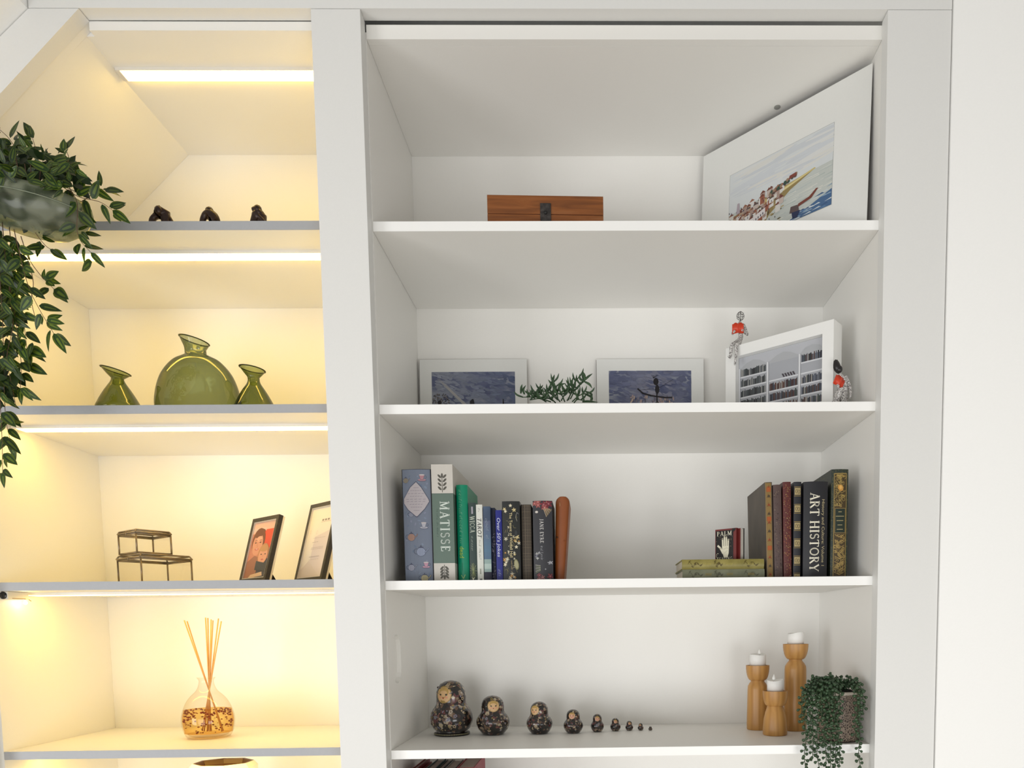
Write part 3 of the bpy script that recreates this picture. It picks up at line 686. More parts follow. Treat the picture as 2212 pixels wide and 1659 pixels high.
right_book('black book with gilt square panels up its spine', 1714, 1730, 1041, .085, .17, cov('ribbed_black', (.014,.015,.02), .4), g4, .002)
def g5(fl, w, h):
    ps, wd = serif('ART HISTORY', gap=.05); down_text(fl, ps, wd, -w*.24, h*.885, w*.36, h*.82, (.80,.76,.62))
    ps, wd = sans('History and Culture: Volume 1'); down_text(fl, ps, wd, w*.24, h*.82, w*.13, h*.69, (.50,.42,.24))
right_book('thick black book lettered ART HISTORY', 1735, 1787, 1041, .08, .17, cov('matt_black', (.012,.012,.016), .4), g5, .008)
GRNB = ramp_mat('dark_green_gilt', 'voronoi', 230, [(0, (.10,.085,.03)), (.28, (.05,.05,.022)), (.5, (.012,.022,.015))], .45, feature='F1')
def g6(fl, w, h):
    fl.rect(-w*.36, .001, w*.40, h*.965, (.27,.19,.055)); fl.rect(-w*.32, .003, w*.36, h*.955, (.055,.035,.012))
    scrolls(fl, w*.9, h, 90, (.40,.28,.09), 31, .02, .40, .0052, .0010); scrolls(fl, w*.9, h, 70, (.40,.29,.09), 32, .66, .945, .0052, .0010)
    for i in range(8):
        for s_ in (-1, 1): fl.line([(0, h*(.03+.05*i)), (s_*w*.28, h*(.055+.05*i))], .0009, (.44,.30,.10))
    fl.rect(-w*.30, h*.415, w*.34, h*.645, (.25,.17,.06)); fl.rect(-w*.27, h*.42, w*.31, h*.64, (.012,.022,.014))
    for i, (a_, n_) in enumerate([(.10, 1), (.24, 4), (.20, 3), (.14, 2), (.18, 3)]):
        for k in range(n_+1): fl.line([(w*.02-w*a_+2*w*a_*k/(n_+1), h*(.61-.04*i)), (w*.02-w*a_+2*w*a_*(k+.7)/(n_+1), h*(.61-.04*i))], .0016, (.40,.33,.16), k == 0)
    fl.disc(w*.02, h*.83, .007, .009, (.50,.25,.05), 12, True, .5); fl.disc(w*.02, h*.835, .004, .005, (.65,.38,.10), 10, True)
    fl.line([(-w*.3, h*.93), (0, h*.95), (w*.3, h*.93)], .001, GOLD)
right_book('tallest dark green book with ornate gold scroll spine', 1794.5, 1831, 1014, .08, .20, GRNB, g6, .004, ym=1130)
# flat stack, palm reading minis
def flat_book(label, x0, x1, yt, yb, Y, zb, depth, cover, fill, page=PAPERH):
    a, b = P(x0, (yt+yb)/2, Y), P(x1, (yt+yb)/2, Y); h = b.x-a.x; zt_ = P((x0+x1)/2, yt, Y).z; w = zt_-zb
    t = thing('book', label, 'book', (a.x, Y, zb), group='two old gilt books lying flat')
    bm = bmesh.new(); th = .0022; bd = .004
    n = 6; arc = [(-bd*(1-(2*i/n-1)**2), w*i/n) for i in range(n+1)]
    o0 = [(depth, 0)] + arc + [(depth, w)]; i0 = [(depth, th)] + [(th+y*.9, th+(w-2*th)*i/n) for i, (y, z) in enumerate(arc)] + [(depth, w-th)]
    A = [[bm.verts.new((x, y, z)) for y, z in o0] for x in (0, h)]; B = [[bm.verts.new((x, y, z)) for y, z in i0] for x in (0, h)]
    N = len(o0)
    for k in range(N-1):
        bm.faces.new([A[0][k], A[1][k], A[1][k+1], A[0][k+1]]); bm.faces.new([B[0][k], B[0][k+1], B[1][k+1], B[1][k]])
        bm.faces.new([A[0][k], A[0][k+1], B[0][k+1], B[0][k]]); bm.faces.new([A[1][k+1], A[1][k], B[1][k], B[1][k+1]])
    bm.faces.new([A[0][0], B[0][0], B[1][0], A[1][0]]); bm.faces.new([A[0][-1], A[1][-1], B[1][-1], B[0][-1]])
    bmesh.ops.recalc_face_normals(bm, faces=bm.faces); smooth_by_angle(obj('cover', bm, cover, t), .5)
    box('page_block', .003, h-.003, th+.001, depth-.003, th+.0001, w-th-.0001, page, t)
    gy = [y for y, z in arc]
    def mp(v_, u_, hh):   # coordinates swapped so that the folds run along the cut axis
        k = min(max(v_/w*n, 0), n-1e-6); i = int(k); return (u_, gy[i]+(gy[i+1]-gy[i])*(k-i)-hh, v_)
    class Sw(Flat):
        def poly(s, pts, col, up=True): Flat.poly(s, [(b, a) for a, b in pts], col, up)
    fl = Sw(mp, window=(0, 0, w, h), cuts=[w*i/n for i in range(1, n)]); fill(fl, h, w); fl.build('spine_print', t); return t, h, w
OLIVE = ramp_mat('olive_gilt_cloth', 'noise', 30, [(.3, (.20,.17,.035)), (.7, (.32,.27,.075))], .45)
GREYG = ramp_mat('sage_cloth', 'noise', 30, [(.3, (.17,.18,.115)), (.7, (.25,.26,.17))], .5)
def orn(c1, c2, seed):
    def f(fl, h, w):
        q = random.Random(seed)
        for sgn, cx_ in ((1, h*.16), (-1, h*.84), (1, h*.44)):
            L = h*.09 if cx_ != h*.44 else h*.05
            pts = [(cx_-L+2*L*i/16, w*.5+w*.2*math.sin(i*.8)) for i in range(17)]; fl.line(pts, .0010, c1)
            for i in range(2, 16, 3): fl.disc(pts[i][0], pts[i][1]+w*.1*(-1)**i, .004, .0013, c1, 8, True, .6*(-1)**i)
            fl.disc(cx_, w*.5, .0035, .0025, c1, 8)
        for i in range(3):
            for k in range(5): fl.line([(h*(.28+.26*i)+h*.016*k, w*.38), (h*(.285+.26*i)+h*.016*k, w*.6)], .0010, c2, k == 0)
    return f
FB1, fh, fw = flat_book('sage green old book lying flat at the bottom of the small stack', 1474, 1651, 1229.5, 1252, .075, SH3, .16, GREYG, orn((.12,.12,.08), (.45,.33,.08), 5))
FB2, fh2, fw2 = flat_book('olive gold old book lying flat on the sage one', 1473, 1650, 1208, 1229.5, .075, SH3+fw+.0003, .16, OLIVE, orn((.10,.075,.015), (.50,.42,.10), 6))
FB2.location.x -= .000
# palm reading
zt_ = SH3+fw+fw2+.0009
RED = cov('deep_red', (.16,.022,.02), .45)
A_, B_ = P(1545, 1200, .145), P(1590, 1200, .105)
ang = math.atan2(B_.y-A_.y, B_.x-A_.x); W_ = math.hypot(B_.x-A_.x, B_.y-A_.y); H_ = P(1589, 1140, .105).z-zt_
t = thing('miniature_book', 'small red and black PALM READING book standing on the flat stack', 'book', (B_.x, B_.y, zt_), ang)
tk = .013
box('front_board', -W_, 0, 0, .0018, 0, H_, RED, t, bev=.0004); box('back_board', -W_, 0, tk-.0018, tk, 0, H_, RED, t, bev=.0004)
box('spine', -.0015, .0005, .0018, tk-.0018, 0, H_, RED, t); box('page_block', -W_+.002, -.0017, .0020, tk-.0020, .001, H_-.002, PAPER, t)
fl = Flat(lambda u, v, hh: (u, -hh, v)); K = (.012,.010,.010); CR = (.74,.70,.55)
fl.rect(-W_*.97, H_*.02, -W_*.13, H_*.95, K); fl.poly([(-W_*.12, H_*.88), (-W_*.02, H_*.95), (-W_*.02, H_*.99), (-W_*.2, H_*.99)], K)
ps, wd = serif('PALM', gap=.12); across_text(fl, ps, wd, -W_*.92, H_*.79, H_*.13, W_*.74, CR)
ps, wd = serif('READING', gap=.12); across_text(fl, ps, wd, -W_*.92, H_*.01, H_*.10, W_*.76, CR)
u, v = -W_*.50, H_*.34
fl.poly([(u-W_*.17, v+H_*.12), (u+W_*.17, v+H_*.12), (u+W_*.15, v-H_*.12), (u+W_*.10, v-H_*.24), (u-W_*.08, v-H_*.24), (u-W_*.15, v-H_*.05)], CR)
for i, (dx, L) in enumerate([(-.13, .27), (-.045, .34), (.04, .31), (.125, .23)]):
    fl.line([(u+W_*dx, v+H_*.08), (u+W_*dx*1.1, v+H_*(.08+L))], W_*.068, CR); fl.disc(u+W_*dx*1.1, v+H_*(.08+L), W_*.034, H_*.03, CR, 8, False)
fl.line([(u-W_*.12, v-H_*.10), (u-W_*.24, v+H_*.06), (u-W_*.36, v+H_*.14)], W_*.08, CR)
fl.line([(u-W_*.1, v+H_*.02), (u+W_*.05, v+H_*.06), (u+W_*.14, v+H_*.04)], .0005, (.3,.28,.2)); fl.line([(u-W_*.05, v-H_*.1), (u+W_*.1, v-H_*.02)], .0005, (.3,.28,.2))
q = random.Random(77)
for _ in range(26):
    uu, vv = -W_*q.uniform(.16,.94), H_*q.uniform(.15,.78)
    if abs(uu-u) > W_*.2: fl.disc(uu, vv, .0007, .0007, (.45,.36,.22), 5)
fl.line(_arc(-W_*.86, H_*.17, W_*.07, H_*.07, 60, 300, 8), .0010, CR); fl.build('cover_print', t)
# second miniature
A2, B2 = P(1598, 1175, .118), P(1609, 1175, .105)
t = thing('miniature_book', 'small black-backed book with pale pages behind the PALM READING book', 'book', (B2.x, .105, zt_), 0.30)
box('back_board', -.0035, -.0012, .0, .055, 0, H_-.0015, cov('black_board', (.02,.016,.014), .5), t)
box('page_block', -.0125, -.0037, .002, .053, .001, H_-.003, mat('grey_pages', (.42,.39,.34), .8, noise=.1, scale=200), t)
box('front_board', -.0150, -.0127, .0, .055, 0, H_-.0015, RED, t)

# --- wooden box on shelf 1
WOODB = ramp_mat('chestnut_wood', 'noise', 7, [(.30, (.15,.045,.008)), (.55, (.25,.078,.015)), (.8, (.32,.13,.045))], .45, vec=(1, 6, 9), detail=8, dist=.8)
DWOOD = mat('dark_wood_edge', (.07,.018,.008), .5)
a, b_ = P(1053, 470, .07), P(1303.5, 470, .079); Lb = math.hypot(b_.x-a.x, b_.y-a.y); zt_ = P(1053, 420.5, .07).z; zl = P(1053, 461.5, .07).z
t = thing('wooden_box', 'chestnut wooden box with dark metal latch on the top shelf', 'box', ((a.x+b_.x)/2, (a.y+b_.y)/2, SH1), math.atan2(b_.y-a.y, b_.x-a.x))
hb, hl = zl-SH1, zt_-SH1
box('body', -Lb/2, Lb/2, 0, .20, 0, hb-.0006, WOODB, t, bev=.0012); lid = box('lid', -Lb/2, Lb/2, 0, .20, hb+.0010, hl, WOODB, t, bev=.0012)
box('shadow_rebate', -Lb/2+.002, Lb/2-.002, .002, .198, hb-.0006, hb+.0010, DWOOD, t)
bm = bmesh.new(); add_box(bm, -.0135, .0135, -.0030, -.0001, hb-.016, hb+.026, bev=.001)
lt = obj('latch', bm, ramp_mat('worn_black_metal', 'noise', 120, [(.4, (.02,.016,.014)), (.8, (.07,.06,.055))], .45, bump=.4), t)
bm = bmesh.new(); add_lathe(bm, [(0, 0), (.004, 0), (.004, .002), (.0018, .003), (0, .003)], 12); o = obj('latch_knob', bm, mat('black_knob', (.01,.01,.01), .4), lt); o.location = (0, -.0031, hb+.003); o.rotation_euler = (PI/2, 0, 0)

# --- large mounted watercolour on shelf 1
pA = P(1519, 400, .4425-.004); TLp = P(1520, 339, pA.y)

Yq = .06
while P(1885, 136.5, Yq).x > XR-.0048 or P(1885, 136.5, Yq).z > ZT-.004: Yq -= .0005
TR = P(1885, 136.5, Yq); Yq = .43
while P(1520, 339, Yq).z > TR.z: Yq -= .0005
TLp = P(1520, 339, Yq)
v0 = Vector((TLp.x, TLp.y, 0)); v1 = Vector((TR.x, TR.y, 0)); ang = math.atan2(v1.y-v0.y, v1.x-v0.x); Lm = (v1-v0).length
hm = TR.z-SH1
LN = .020; nrm = Vector((math.sin(ang), -math.cos(ang), 0)); ax = Vector((math.cos(ang), math.sin(ang), 0)); O1 = v0+nrm*LN
t = thing('watercolour_picture', 'large white mounted watercolour of a seaside town, standing diagonally on top shelf', 'picture', (O1.x, O1.y, SH1+.0014), rot=(-math.atan2(LN, hm), 0, ang))
O1 = Vector((O1.x, O1.y, SH1)); U1 = (Vector((v0.x, v0.y, SH1+hm))-O1).normalized(); N1 = ax.cross(U1)
MOUNT = mat('white_mount_board', (.74,.745,.72), .75, noise=.02, scale=150)
box('mount_board', 0, Lm, .0002, .0022, 0, hm, MOUNT, t, bev=.0003)
box('backing_board', .002, Lm-.002, .0024, .0036, 0, hm-.002, mat('brown_backing', (.10,.075,.06), .9), t)
# picture window from pixels, on the board plane
def onplane(px, py, o, nrm):
    d = ray(px, py); c = Vector((0, -DIST, 0)); return c + d*((o-c).dot(nrm)/d.dot(nrm))
def uv(px, py):
    p = onplane(px, py, O1, N1); return ((p-O1).dot(ax), (p-O1).dot(U1))
(u0, vt0), (u1, vt1), (u2, vb1) = uv(1577.5, 380), uv(1803, 266), uv(1795, 443)
u1 = (u1+u2)/2; vT = (vt0+vt1)/2; vB = vb1
fl = Flat(lambda u, v, hh: (u, -hh, v), window=(u0-.0006, vB-.0006, u1+.0006, vT+.0006)); pw, ph = u1-u0, vT-vB
def X(a): return u0+pw*a
def Z(a): return vB+ph*a
fl.rect(u0-.0006, vB-.0006, u1+.0006, vT+.0006, (.25,.26,.25)); fl.rect(u0, vB, u1, vT, (.62,.65,.66))
q = random.Random(41)
for i in range(60):   # sky washes
    v = q.uniform(.60, .97); a = q.uniform(-.05, .75); fl.disc(X(a+.2), Z(v), pw*q.uniform(.1,.28), ph*q.uniform(.008,.03), q.choice([(.58,.61,.64),(.66,.67,.66),(.56,.59,.62),(.66,.66,.63)]), 14, True, q.uniform(-.05,.12))
fl.poly([(X(0), Z(.0)), (X(1), Z(.0)), (X(1), Z(.55)), (X(.55), Z(.52)), (X(0), Z(.45))], (.50,.53,.50))  # sea and wet sand
for i in range(70):
    v = q.uniform(.02, .50); a = q.uniform(.30, .95); L = q.uniform(.05, .22); fl.poly([(X(a), Z(v)), (X(min(1, a+L)), Z(v+.006)), (X(min(1, a+L)), Z(v+.016))], q.choice([(.60,.62,.58),(.42,.47,.47),(.36,.42,.40),(.66,.66,.60)]))
fl.poly([(X(.0), Z(.0)), (X(.30), Z(.0)), (X(.42), Z(.22)), (X(.62), Z(.42)), (X(.84), Z(.545)), (X(.55), Z(.50)), (X(.2), Z(.44)), (X(0), Z(.40))], (.27,.20,.08))
fl.poly([(X(.30), Z(.36)), (X(.85), Z(.545)), (X(.84), Z(.56)), (X(.28), Z(.42))], (.55,.44,.16)); fl.poly([(X(.40), Z(.40)), (X(.85), Z(.555)), (X(.4), Z(.43))], (.68,.60,.34))
for i in range(60):
    a = q.uniform(.05, .55); v = q.uniform(.02, .12+.5*a); fl.disc(X(a), Z(v), .006, .002, q.choice([(.20,.14,.05),(.35,.27,.12),(.12,.09,.04),(.40,.33,.18)]), 7, True, q.uniform(0, .6))
fl.poly([(X(.55), Z(.0)), (X(1), Z(.0)), (X(1), Z(.20)), (X(.8), Z(.10))], (.06,.13,.26))
for i in range(34):
    a = q.uniform(.6, .97); v = q.uniform(.0, .25*(a-.5)/.5+.02); fl.poly([(X(a), Z(v)), (X(min(1, a+.09)), Z(v+.004)), (X(min(1, a+.07)), Z(v+.02))], q.choice([(.55,.60,.62),(.04,.09,.20),(.10,.20,.36),(.25,.35,.45)]))
# town
cols = [(.50,.42,.38),(.62,.60,.56),(.42,.30,.20),(.30,.10,.06),(.66,.64,.62),(.36,.26,.22)]
for i in range(95):
    a = q.uniform(0, .52); top = .50+.10*a+q.uniform(-.05, .08); b0 = q.uniform(.08, .36)+.25*a
    if b0 > top-.03: continue
    ww = q.uniform(.02, .05); hh_ = q.uniform(.05, .12); c = q.choice(cols)
    fl.poly([(X(a), Z(b0)), (X(a+ww), Z(b0+.01)), (X(a+ww), Z(b0+hh_)), (X(a), Z(b0+hh_-.01))], c)
    fl.poly([(X(a-.005), Z(b0+hh_-.01)), (X(a+ww+.005), Z(b0+hh_)), (X(a+ww*.5), Z(b0+hh_+.03))], q.choice([(.16,.05,.035),(.10,.07,.06),(.28,.12,.07)]))
for i in range(90):
    a = q.uniform(0, .48); v = q.uniform(.05, .48); fl.rect(X(a), Z(v), X(a+.007), Z(v+.02), q.choice([(.05,.04,.05),(.14,.10,.09),(.08,.06,.10)]))
for i in range(34):  # distant trees and houses along the spit
    a = .42+.26*q.random(); fl.disc(X(a), Z(.47+.40*(a-.42)+q.uniform(-.01,.03)), q.uniform(.003,.006), q.uniform(.003,.007), q.choice([(.03,.07,.05),(.20,.08,.05),(.10,.06,.05),(.30,.20,.13),(.04,.05,.06)]), 6, True, q.uniform(0,3))
fl.poly([(X(.60), Z(.55)), (X(.68), Z(.57)), (X(.67), Z(.61)), (X(.61), Z(.60))], (.20,.05,.035))
fl.poly([(X(.08), Z(.42)), (X(.12), Z(.42)), (X(.11), Z(.56)), (X(.09), Z(.56))], (.40,.34,.38))
# white terrace and boats
fl.poly([(X(.20), Z(.16)), (X(.38), Z(.26)), (X(.38), Z(.34)), (X(.20), Z(.25))], (.70,.66,.66))
for i in range(7): fl.rect(X(.215+.023*i), Z(.18+.013*i), X(.225+.023*i), Z(.21+.013*i), (.10,.08,.10))
fl.poly([(X(0), Z(.0)), (X(.12), Z(.02)), (X(.12), Z(.09)), (X(0), Z(.06))], (.22,.06,.04))
fl.poly([(X(.19), Z(.045)), (X(.36), Z(.0)), (X(.38), Z(.11)), (X(.33), Z(.065)), (X(.22), Z(.02))], (.03,.04,.10)); fl.disc(X(.29), Z(.085), .006, .006, (.14,.03,.02))
fl.poly([(X(.62), Z(.11)), (X(.71), Z(.09)), (X(.70), Z(.18)), (X(.63), Z(.19))], (.10,.07,.07)); fl.poly([(X(.70), Z(.15)), (X(.82), Z(.19)), (X(.88), Z(.28)), (X(.86), Z(.285)), (X(.80), Z(.22)), (X(.70), Z(.19))], (.17,.045,.03))
fl.poly([(X(.64), Z(.11)), (X(.72), Z(.10)), (X(.69), Z(.02)), (X(.65), Z(.03))], (.02,.03,.08))
fl.build('painting', t)

# --- two mounted sky photographs on shelf 2
def mount_photo(label, x0, x1, yt, u0_, u1_, v0_, Y, draw, seed):
    a, b = P(x0, 830, Y), P(x1, 830, Y); W2 = b.x-a.x; lean = .012
    top = P((x0+x1)/2, yt, Y+lean).z; H2 = top-SH2
    t = thing('mounted_photograph', label, 'picture', ((a.x+b.x)/2, Y, SH2+.0006), rot=(-math.atan2(lean, H2), 0, 0))
    box('mount', -W2/2, W2/2, 0, .003, 0, H2, MOUNT, t, bev=.0003); box('backing', -W2/2-.001, W2/2-.004, .0032, .008, 0, H2-.001, mat('dark_brown_card', (.06,.035,.025), .8), t)
    c, d = P(u0_, 830, Y), P(u1_, 830, Y); iu0 = c.x-(a.x+b.x)/2; iu1 = d.x-(a.x+b.x)/2; iv1 = P((x0+x1)/2, v0_, Y+lean).z-SH2; iv0 = iv1-.165 if iv1 > .175 else .03
    fl = Flat(lambda u, v, hh: (u, -hh, v), window=(iu0, iv0, iu1, iv1)); draw(fl, iu0, iu1, iv0, iv1); 
    bm = bmesh.new(); vs = [bm.verts.new(p) for p in ((iu0, -.0002, iv0), (iu1, -.0002, iv0), (iu1, -.0002, iv1), (iu0, -.0002, iv1))]; bm.faces.new(vs)
    m = ramp_mat('sky_photo_%d' % seed, 'noise', 13, [(.30, (.05,.062,.14)), (.48, (.11,.125,.21)), (.66, (.26,.28,.33))], .35, vec=(1, 1, 2.2), dist=.6, detail=9)
    o = obj('photo', bm, m, t)
    if fl.f: fl.build('photo_subject', t)
def clouds(fl, a, b, c, d, seed, n, lf):
    q = random.Random(seed); w, h = b-a, d-c
    for _ in range(n):
        k = q.random(); v = q.random(); col = lf(k, v); f = q.uniform(.85, 1.18); fl.disc(a+w*k, d-h*v, w*q.uniform(.02, .06), h*q.uniform(.008, .03), tuple(x*f for x in col), 9, True, q.uniform(-.5, .1))
def d1(fl, a, b, c, d):
    w, h = b-a, d-c
    clouds(fl, a, b, c, d, 3, 420, lambda k, v: (.25-.19*k+.05*v, .27-.19*k+.06*v, .33-.17*k+.06*v))
    for i in range(5): fl.poly([(a+w*(.06+.008*i), d-h*.12), (a+w*(.062+.008*i), d-h*.12), (a+w*(.475+.008*i), d-h*.72), (a+w*(.455+.008*i), d-h*.72)], (.36,.35,.35))
    q = random.Random(5)
    for _ in range(220):
        r = .026*math.sqrt(q.random()); an = q.uniform(0, 6.28); uu = a+w*.10+r*1.1*math.cos(an); vv = d-h*.56+r*1.1*math.sin(an)
        if uu > a+.002: fl.disc(uu, vv, .002, .0015, q.choice([(.03,.028,.035),(.16,.15,.15),(.24,.22,.21),(.06,.055,.06)]), 6, True, an)
    fl.disc(a+w*.09, d-h*.55, .006, .006, (.012,.01,.012))
    fl.poly([(a+w*.43, c), (a+w*.56, c), (a+w*.50, d-h*.50), (a+w*.485, d-h*.49), (a+w*.455, d-h*.53)], (.008,.008,.012))
    fl.poly([(a+w*.83, c), (a+w*.9, c), (a+w*.86, d-h*.50), (a+w*.85, d-h*.49)], (.01,.01,.015))
def d2(fl, a, b, c, d):
    w, h = b-a, d-c; K = (.008,.006,.010); q = random.Random(6)
    clouds(fl, a, b, c, d, 8, 420, lambda k, v: (.09+.20*max(0, 1-abs(k-.55)*2.4)*(.35+v), .105+.18*max(0, 1-abs(k-.55)*2.4)*(.35+v), .19+.15*max(0, 1-abs(k-.55)*2.4)*(.3+v)))
    for _ in range(90): fl.disc(a+w*q.uniform(.25,.8), d-h*q.uniform(.45,.8), .002, .006, q.choice([(.38,.28,.26),(.25,.22,.26),(.14,.13,.18),(.5,.38,.30)]), 6, True, q.uniform(-.4, .4))
    fl.disc(a+w*.57, d-h*.20, .008, .011, K); fl.disc(a+w*.585, d-h*.34, .0065, .014, K); fl.line([(a+w*.58, d-h*.3), (a+w*.585, c)], .004, K)
    fl.disc(a+w*.585, d-h*.62, .008, .010, K)
    fl.line([(a+w*.35, d-h*.33), (a+w*.41, d-h*.41), (a+w*.5, d-h*.45), (a+w*.58, d-h*.47), (a+w*.68, d-h*.49), (a+w*.76, d-h*.49)], .0045, K)
    for i in range(5): fl.line([(a+w*.54, d-h*.14), (a+w*(.52+.02*i), d-h*.08)], .0008, K)
    fl.line([(a+w*.6, d-h*.32), (a+w*.78, d-h*.16)], .0008, K); fl.line([(a+w*.38, d-h*.35), (a+w*.55, d-h*.33)], .0008, K)
    q = random.Random(16)
    for _ in range(26): uu = a+w*q.uniform(.3,.8); fl.line([(uu, c), (uu+q.uniform(-.006,.006), d-h*q.uniform(.5,.68))], .0009, (.05,.04,.05))
mount_photo('white mounted photograph of blue sky with a sunbeam, left of spiky plant', 905.5, 1138, 776.5, 931.5, 1112, 804, .416, d1, 1)
mount_photo('white mounted photograph of a silhouetted figure against sky', 1289, 1521, 775.5, 1315.5, 1494, 801.5, .416, d2, 2)

# --- spiky plant on shelf 2
LEAFA = ramp_mat('aloe_green', 'noise', 60, [(.3, (.018,.05,.02)), (.7, (.05,.11,.04))], .45)
Yp = .17
base = P(1200, 900, Yp); t = thing('potted_plant', 'low spiky green plant in a small pot between the two mounted photographs', 'plant', (base.x, Yp, SH2))
bm = bmesh.new(); add_lathe(bm, [(.030, 0), (.036, .004), (.041, .030), (.042, .036), (.039, .036), (.036, .030), (0, .028)], 28); obj('pot', bm, mat('green_glazed_pot', (.05,.09,.05), .3), t, smooth=False)
def strap_leaf(pts, r):
    bm = bmesh.new(); P_ = curve_pts(pts, 3); n = len(P_); rows_ = []
    for i, p in enumerate(P_):
        k = i/(n-1); w = r*(.65+.6*math.sin(k*PI*.8))*(1-k**3)+.0003; tn_ = (P_[min(i+1, n-1)]-P_[max(i-1, 0)]).normalized()
        s_ = tn_.cross(Vector((0, 1, 0))); s_ = s_.normalized() if s_.length > .01 else Vector((1, 0, 0)); b2 = tn_.cross(s_).normalized()
        rows_.append([bm.verts.new(p+s_*w), bm.verts.new(p+b2*w*.4), bm.verts.new(p-s_*w), bm.verts.new(p-b2*w*.4)])
    for a_, b2 in zip(rows_, rows_[1:]):
        for k in range(4): f = bm.faces.new([a_[k], a_[(k+1) % 4], b2[(k+1) % 4], b2[k]]); f.smooth = True
    return bm
q = random.Random(11)
def lp_(px, py, dY=0): p = P(px, py, Yp+dY); return Vector((p.x-base.x, dY, p.z-SH2))
def sprout(px0, py0, px1, py1, dY=0, n=5):
    """a stem with curved leaves"""
    s0, s1 = lp_(px0, py0, dY*.3), lp_(px1, py1, dY); mid = (s0+s1)/2+Vector((q.uniform(-.005, .005), 0, .006))
    C_ = curve_pts([s0, mid, s1], 4); bm = bmesh.new(); add_tube(bm, C_, .0018, 5, r1=.0012); obj('stem', bm, LEAFA, t)
    for i in range(n):
        k = .45+.55*i/(n-1) if n > 1 else 1; b0 = C_[int(k*(len(C_)-1))]; sd = (-1)**i; L = q.uniform(.022, .034); a0 = q.uniform(.3, 1.25)
        dv = Vector((sd*math.sin(a0), q.uniform(-.6, .3), math.cos(a0))).normalized(); cv = Vector((-sd*.35, 0, .55))
        obj('leaf', strap_leaf([b0, b0+dv*L*.5, b0+dv*L*.85+cv*L*.28], .0020), LEAFA, t)
for (a_, b_2, c2, d2_, dy, n) in [(1190,868,1130,858,-.03,6),(1195,866,1147,850,.0,6),(1205,864,1160,842,.02,5),(1200,870,1170,862,-.05,6),(1205,862,1195,826,.0,5),(1212,866,1222,842,-.02,5),(1225,866,1240,838,.0,6),(1232,862,1262,824,.02,6),(1236,868,1270,850,-.02,5),(1220,868,1205,850,-.04,6),(1180,868,1145,864,-.04,5),(1240,870,1262,866,-.04,4),(1210,868,1180,846,.0,5),(1228,864,1250,815,.03,5)]:
    sprout(a_, b_2, c2, d2_, dy, n)
def single(pts, r=.0026): obj('leaf', strap_leaf([lp_(x, y, dy) for x, y, dy in pts], r), LEAFA, t)
for pts in [[(1205,845,0),(1192,830,0),(1184,820,0)],[(1192,830,0),(1195,818,0),(1198,809,0)],[(1205,845,0),(1210,832,0),(1222,828,0)],[(1262,822,0),(1263,812,0),(1258,801,0)],[(1262,822,0),(1270,814,0),(1280,807,0)],[(1262,824,0),(1273,830,0),(1279,839,0)],[(1262,824,0),(1253,818,0),(1252,808,0)],[(1262,850,0),(1278,858,0),(1278,868,0)],[(1265,846,0),(1278,852,0),(1274,870,-.01)],[(1150,850,0),(1166,846,0),(1167,828,0)],[(1125,850,0),(1126,838,0),(1128,830,0)],[(1133,852,0),(1130,842,0),(1136,832,0)],[(1230,850,0),(1228,832,0),(1226,814,0)],[(1240,845,0),(1235,830,0),(1239,812,0)],[(1258,868,-.02),(1270,867,-.03),(1292,869,-.04)]]: single(pts)

# --- deep white frame with bookcase photograph on shelf 2
BLp, BRp = P(1567.5, 830, .305), P(1799.5, 830, .10)
v0 = Vector((BLp.x, BLp.y, 0)); v1 = Vector((BRp.x, BRp.y, 0)); ang = math.atan2(v1.y-v0.y, v1.x-v0.x); Lm = (v1-v0).length
hL = P(1567.5, 757, v0.y).z; hR = P(1799.5, 684.5, v1.y).z; Hf = (hL+hR)/2-SH2
t = thing('picture_frame', 'deep white box frame showing a photograph of a library bookcase', 'picture frame', (v0.x, v0.y, SH2), ang)
nrm = Vector((math.sin(ang), -math.cos(ang), 0)); ax = Vector((math.cos(ang), math.sin(ang), 0)); o3 = v0.copy(); SB = SH2
def uv2(px, py, back=0):
    p = onplane(px, py, o3-nrm*back, nrm); return ((p-o3).dot(ax), p.z-SB)
fd = .055
ui0 = uv2(1589, 800)[0]; ui1 = uv2(1776, 760)[0]; vi1 = (uv2(1591, 774)[1]+uv2(1776, 717)[1])/2; vi0 = .03
FR = mat('white_frame', (.84,.84,.82), .45)
bm = bmesh.new()
add_box(bm, 0, ui0, 0, fd, 0, Hf); add_box(bm, ui1, Lm, 0, fd, 0, Hf); add_box(bm, ui0, ui1, 0, fd, vi1, Hf); add_box(bm, ui0, ui1, 0, fd, 0, vi0)
obj('frame', bm, FR, t)
bk = .018; box('backing', ui0+.0003, ui1-.0003, bk, fd-.002, vi0+.0003, vi1-.0003, mat('backing_grey', (.4,.4,.4), .8), t)
fl = Flat(lambda u, v, hh: (u, bk-hh, v), window=(ui0+.0006, vi0+.0006, ui1-.0006, vi1-.0006)); pw, ph = ui1-ui0, vi1-vi0
def X(a): return ui0+.0006+(pw-.0012)*a
def Z(a): return vi0+.0006+(ph-.0012)*a
fl.rect(X(0), Z(0), X(1), Z(1), (.46,.47,.50)); cols3 = [(0.02, .34), (.37, .71), (.74, .99)]
q = random.Random(20)
